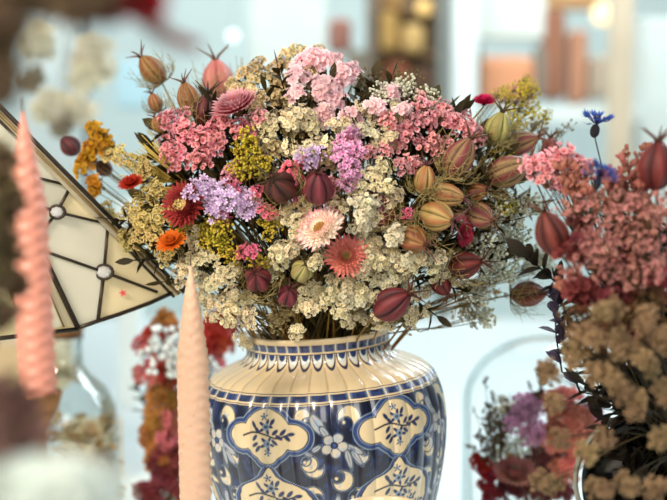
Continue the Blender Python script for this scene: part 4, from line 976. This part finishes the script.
def lampball(x, y, r, d, c, e, label, name='globe_lamp', cat='lamp'):
    p = P(x, y, d); rr = r*d/1300; en = empty(name, p, label, cat)
    mb = MB(); mb.ball((0, 0, 0), rr, (1, 1, 1), nu=20, nv=12); link('globe', mb.mesh('globe', plain('lamp_%d' % x, c, .5, noise=.02, emis=e)), en)
    mb = MB(); mb.tube([(0, 0, rr*.9), (0, 0, rr*1.3)], rr*.3, rr*.3, (.1, .1, .1), n=10); mb.tube([(0, 0, rr*1.2), (0, 0, rr*1.2+.8)], rr*.05, rr*.05, (.1, .1, .1), n=6); link('cord', mb.mesh('cord', STEMM), en)
lampball(603, 14, 11, 4.8, (255, 226, 170), 1.2, 'blurred warm glowing globe lamp at the top right')
lampball(233, 36, 5, 4.8, (240, 250, 250), 1.3, 'blurred white glowing globe lamp above the bouquet\'s left')
lampball(424, 8, 8, 4.7, (240, 196, 120), .5, 'blurred amber globe lamp above the brown shelf')
# pale hanging dried things at left, behind
hb = Bq(); hb.mouth = P(70, -60, 2.4); hb.mx = RT; hb.my = Vector((0, 1, 0)); hb.mr = .05; hb.core = P(70, 0, 2.5); hb.down = Vector((0, 0, .1)); hb.name = 'hanging bunch'
hb.depth = lambda x, y: 2.4
S['bisque'] = [cluster_mesh('bisque_cluster', 14, .03, .016, L_((214, 208, 184)), L_((244, 240, 222)), cup=.5) for _ in range(3)]
S['greige'] = [cluster_mesh('greige_cluster', 14, .02, .010, L_((120, 112, 96)), L_((176, 166, 144)), cup=.5) for _ in range(3)]
for (k, x, y, rx, ry, n, lab) in (('bisque', 36, 38, 16, 10, 4, 'blurred cream bunch hanging nearest the top left corner'), ('bisque', 92, 66, 14, 22, 5, 'blurred cream bunch hanging right of the dark window line'),
      ('bisque', 62, 108, 22, 10, 5, 'blurred cream bunch hanging low behind the salmon candle tip'), ('greige', 28, 82, 10, 12, 3, 'blurred grey-brown sprig hanging behind the brown left sprig'), ('greige', 62, 124, 10, 8, 3, 'blurred grey-brown sprig just above the lampshade edge')):
    sprig(k, 'hanging_dried_bunch', x, y, rx, ry, n, hb, None, label=lab, size=.8)
# blue-ish panes and blocks at left, far
for (x0, y0, x1, y1, c, lab) in ((116, 60, 150, 108, (176, 208, 218), 'blurred pale blue box in the background left of the top tan pod'), (20, 0, 78, 620, (196, 206, 204), 'blurred grey-white cabinet behind the hanging cream bunches'), (250, -30, 326, 620, (206, 214, 208), 'blurred pale cabinet above the middle of the bouquet'),
      (635, 20, 720, 620, (222, 232, 230), 'blurred white counter at the right picture edge')):
    bgbox('storage_cabinet', x0, y0, x1, y1, 4.6, .2, c, lab, 'cabinet')
for (x0, y0, x1, y1, c, lab) in ((-20, 345, 60, 395, (206, 180, 140), 'blurred beige wooden box behind the brass candle holder'), (60, 430, 112, 520, (196, 168, 124), 'blurred tan box behind the glass jar')):
    bgbox('wooden_box', x0, y0, x1, y1, 2.0, .1, c, lab, 'box')

# ================================================================== labels for filler sprigs: landmark based
LM = [(322,231,'white pink-tipped strawflower'),(346,257,'salmon strawflower'),(235,106,'side-on crimson strawflower'),(186,206,'dark red strawflower'),(484,102,'small crimson strawflower'),
 (463,234,'magenta strawflower'),(152,70,'highest tan pod'),(218,80,'rose-pink pod'),(281,187,'dark brown star pod'),(318,188,'central maroon pod'),(258,279,'lower-left maroon pod'),(302,271,'green-magenta pod'),
 (392,304,'plump low maroon pod'),(437,216,'largest tan pod'),(413,239,'orange-tan pod'),(480,216,'brownish pink pod'),(459,158,'red-streaked tan pod'),(507,171,'burgundy-striped pod'),(498,129,'greenish pod'),
 (465,265,'deep red pod'),(528,294,'lone hanging reddish pod'),(350,155,'mauve statice spike'),(226,196,'lilac statice'),(172,243,'orange papery bloom'),(131,184,'orange-red bloom'),(192,268,'peach candle tip'),
 (322,350,'vase rim'),(596,125,'tall cornflower'),(599,178,'lower cornflower'),(552,234,'leaning dark red pod'),(657,166,'large dark red edge pod'),(545,320,'purple leaves'),(570,440,'dark vase lip'),
 (515,478,'cream-pink strawflower'),(104,272,'lower glass jewel'),(57,212,'upper glass jewel'),(486,476,'crimson plume'),(175,352,'blurred red flowers'),(70,146,'wine-coloured bud'),(550,151,'far-right red pod')]
used = set(m['lab'] for m in MAIN if m['lab'])
def direction(dx, dy):
    a = abs(dx); b = abs(dy)
    if a > 2.2*b: return 'right of' if dx > 0 else 'left of'
    if b > 2.2*a: return 'below' if dy > 0 else 'above'
    return ('below ' if dy > 0 else 'above ')+('right of' if dx > 0 else 'left of')
for m in MAIN:
    if m['lab'] or not m['phrase']: continue
    cand = sorted(LM, key=lambda q: math.hypot(q[0]-m['x'], q[1]-m['y']))
    cand = [q for q in cand if math.hypot(q[0]-m['x'], q[1]-m['y']) > (4 if 'statice' not in q[2] else 32) and not ('lilac' in q[2] and 'lilac' in m['phrase']) and not ('mauve' in q[2] and 'mauve' in m['phrase']) and not ('purple leaves' in q[2] and 'purple' in m['phrase']) and not ('plume' in q[2] and 'plume' in m['phrase']) and not ('red flowers' in q[2] and 'red flower' in m['phrase'])]
    if m['bq'] is VB: cand = [q for q in cand if q[2] not in ('tall cornflower', 'lower cornflower', 'dark vase lip', 'cream-pink strawflower', 'crimson plume', 'purple leaves', 'large dark red edge pod')]
    lab = None
    for q in cand[:5]:
        dx, dy = m['x']-q[0], m['y']-q[1]; dist = math.hypot(dx, dy); w = 'just ' if dist < 24 else ('' if dist < 60 else 'well ')
        t = '%s %s%s the %s' % (m['phrase'], w, direction(dx, dy), q[2])
        if t not in used and len(t.split()) <= 16: lab = t; break
    if not lab:
        for i in range(5):
            for j in range(i+1, 6):
                a, b = cand[i], cand[j]
                t = '%s between the %s and the %s' % (m['phrase'], a[2], b[2])
                if t not in used and len(t.split()) <= 16: lab = t; break
            if lab: break
    lab = lab or m['phrase']+' in the middle of the bouquet'
    used.add(lab); m['o']['label'] = lab
bands = {}
for m in MAIN:
    if m['phrase']: m['o']['group'] = m['phrase']+'s in the '+m['bq'].name

# ================================================================== LIGHT
w = bpy.data.worlds.new('world'); sc.world = w; w.use_nodes = True
n, l = w.node_tree.nodes, w.node_tree.links; bg = n['Background']
tc = n.new('ShaderNodeTexCoord'); sx = n.new('ShaderNodeSeparateXYZ'); l.new(tc.outputs['Generated'], sx.inputs[0])
rp = n.new('ShaderNodeValToRGB'); rp.color_ramp.elements[0].position = .35; rp.color_ramp.elements[0].color = (*L_((180, 180, 168)), 1)
rp.color_ramp.elements[1].position = .75; rp.color_ramp.elements[1].color = (*L_((214, 234, 238)), 1)
mr = n.new('ShaderNodeMapRange'); mr.inputs['From Min'].default_value = -1; l.new(sx.outputs['Z'], mr.inputs['Value']); l.new(mr.outputs[0], rp.inputs['Fac'])
l.new(rp.outputs[0], bg.inputs['Color']); bg.inputs['Strength'].default_value = .42
def area(name, loc, target, size, e, c, sy=None):
    ld = bpy.data.lights.new(name, 'AREA'); ld.shape = 'RECTANGLE'; ld.size = size; ld.size_y = sy or size; ld.energy = e; ld.color = c
    o = bpy.data.objects.new(name, ld); COL.objects.link(o); o.location = loc
    o.rotation_euler = (Vector(target)-Vector(loc)).to_track_quat('-Z', 'Y').to_euler(); return o
area('key_light', (-1.2, -1.7, 1.6), (0, 0, .4), .5, 58, (1, .87, .70))
area('front_fill', (.5, -2.2, 1.2), (0, 0, .35), 1.0, 19, (1, .95, .88))
area('window_light', (1.6, 1.2, 1.5), (0, 0, .35), 1.2, 26, (.82, .94, 1))
area('table_light', (0.6, 2.2, 2.2), (.4, 1.2, 0), 2.0, 24, (.90, .96, 1))
area('room_light', (0, 4.0, 3.2), (0, 6.5, .8), 5.0, 200, (.90, .98, 1))
area('dome_fill', (.7, .9, 1.3), (.25, .2, .1), .6, 9, (.9, .97, 1))  # added fill, brightens the small bouquet under the glass dome
sc.view_settings.view_transform = 'Standard'; sc.view_settings.look = 'None'; sc.view_settings.exposure = 0; sc.view_settings.gamma = 1
sc.cycles.use_denoising = True; sc.cycles.transparent_max_bounces = 16; sc.cycles.max_bounces = 8; sc.cycles.caustics_reflective = False; sc.cycles.caustics_refractive = False
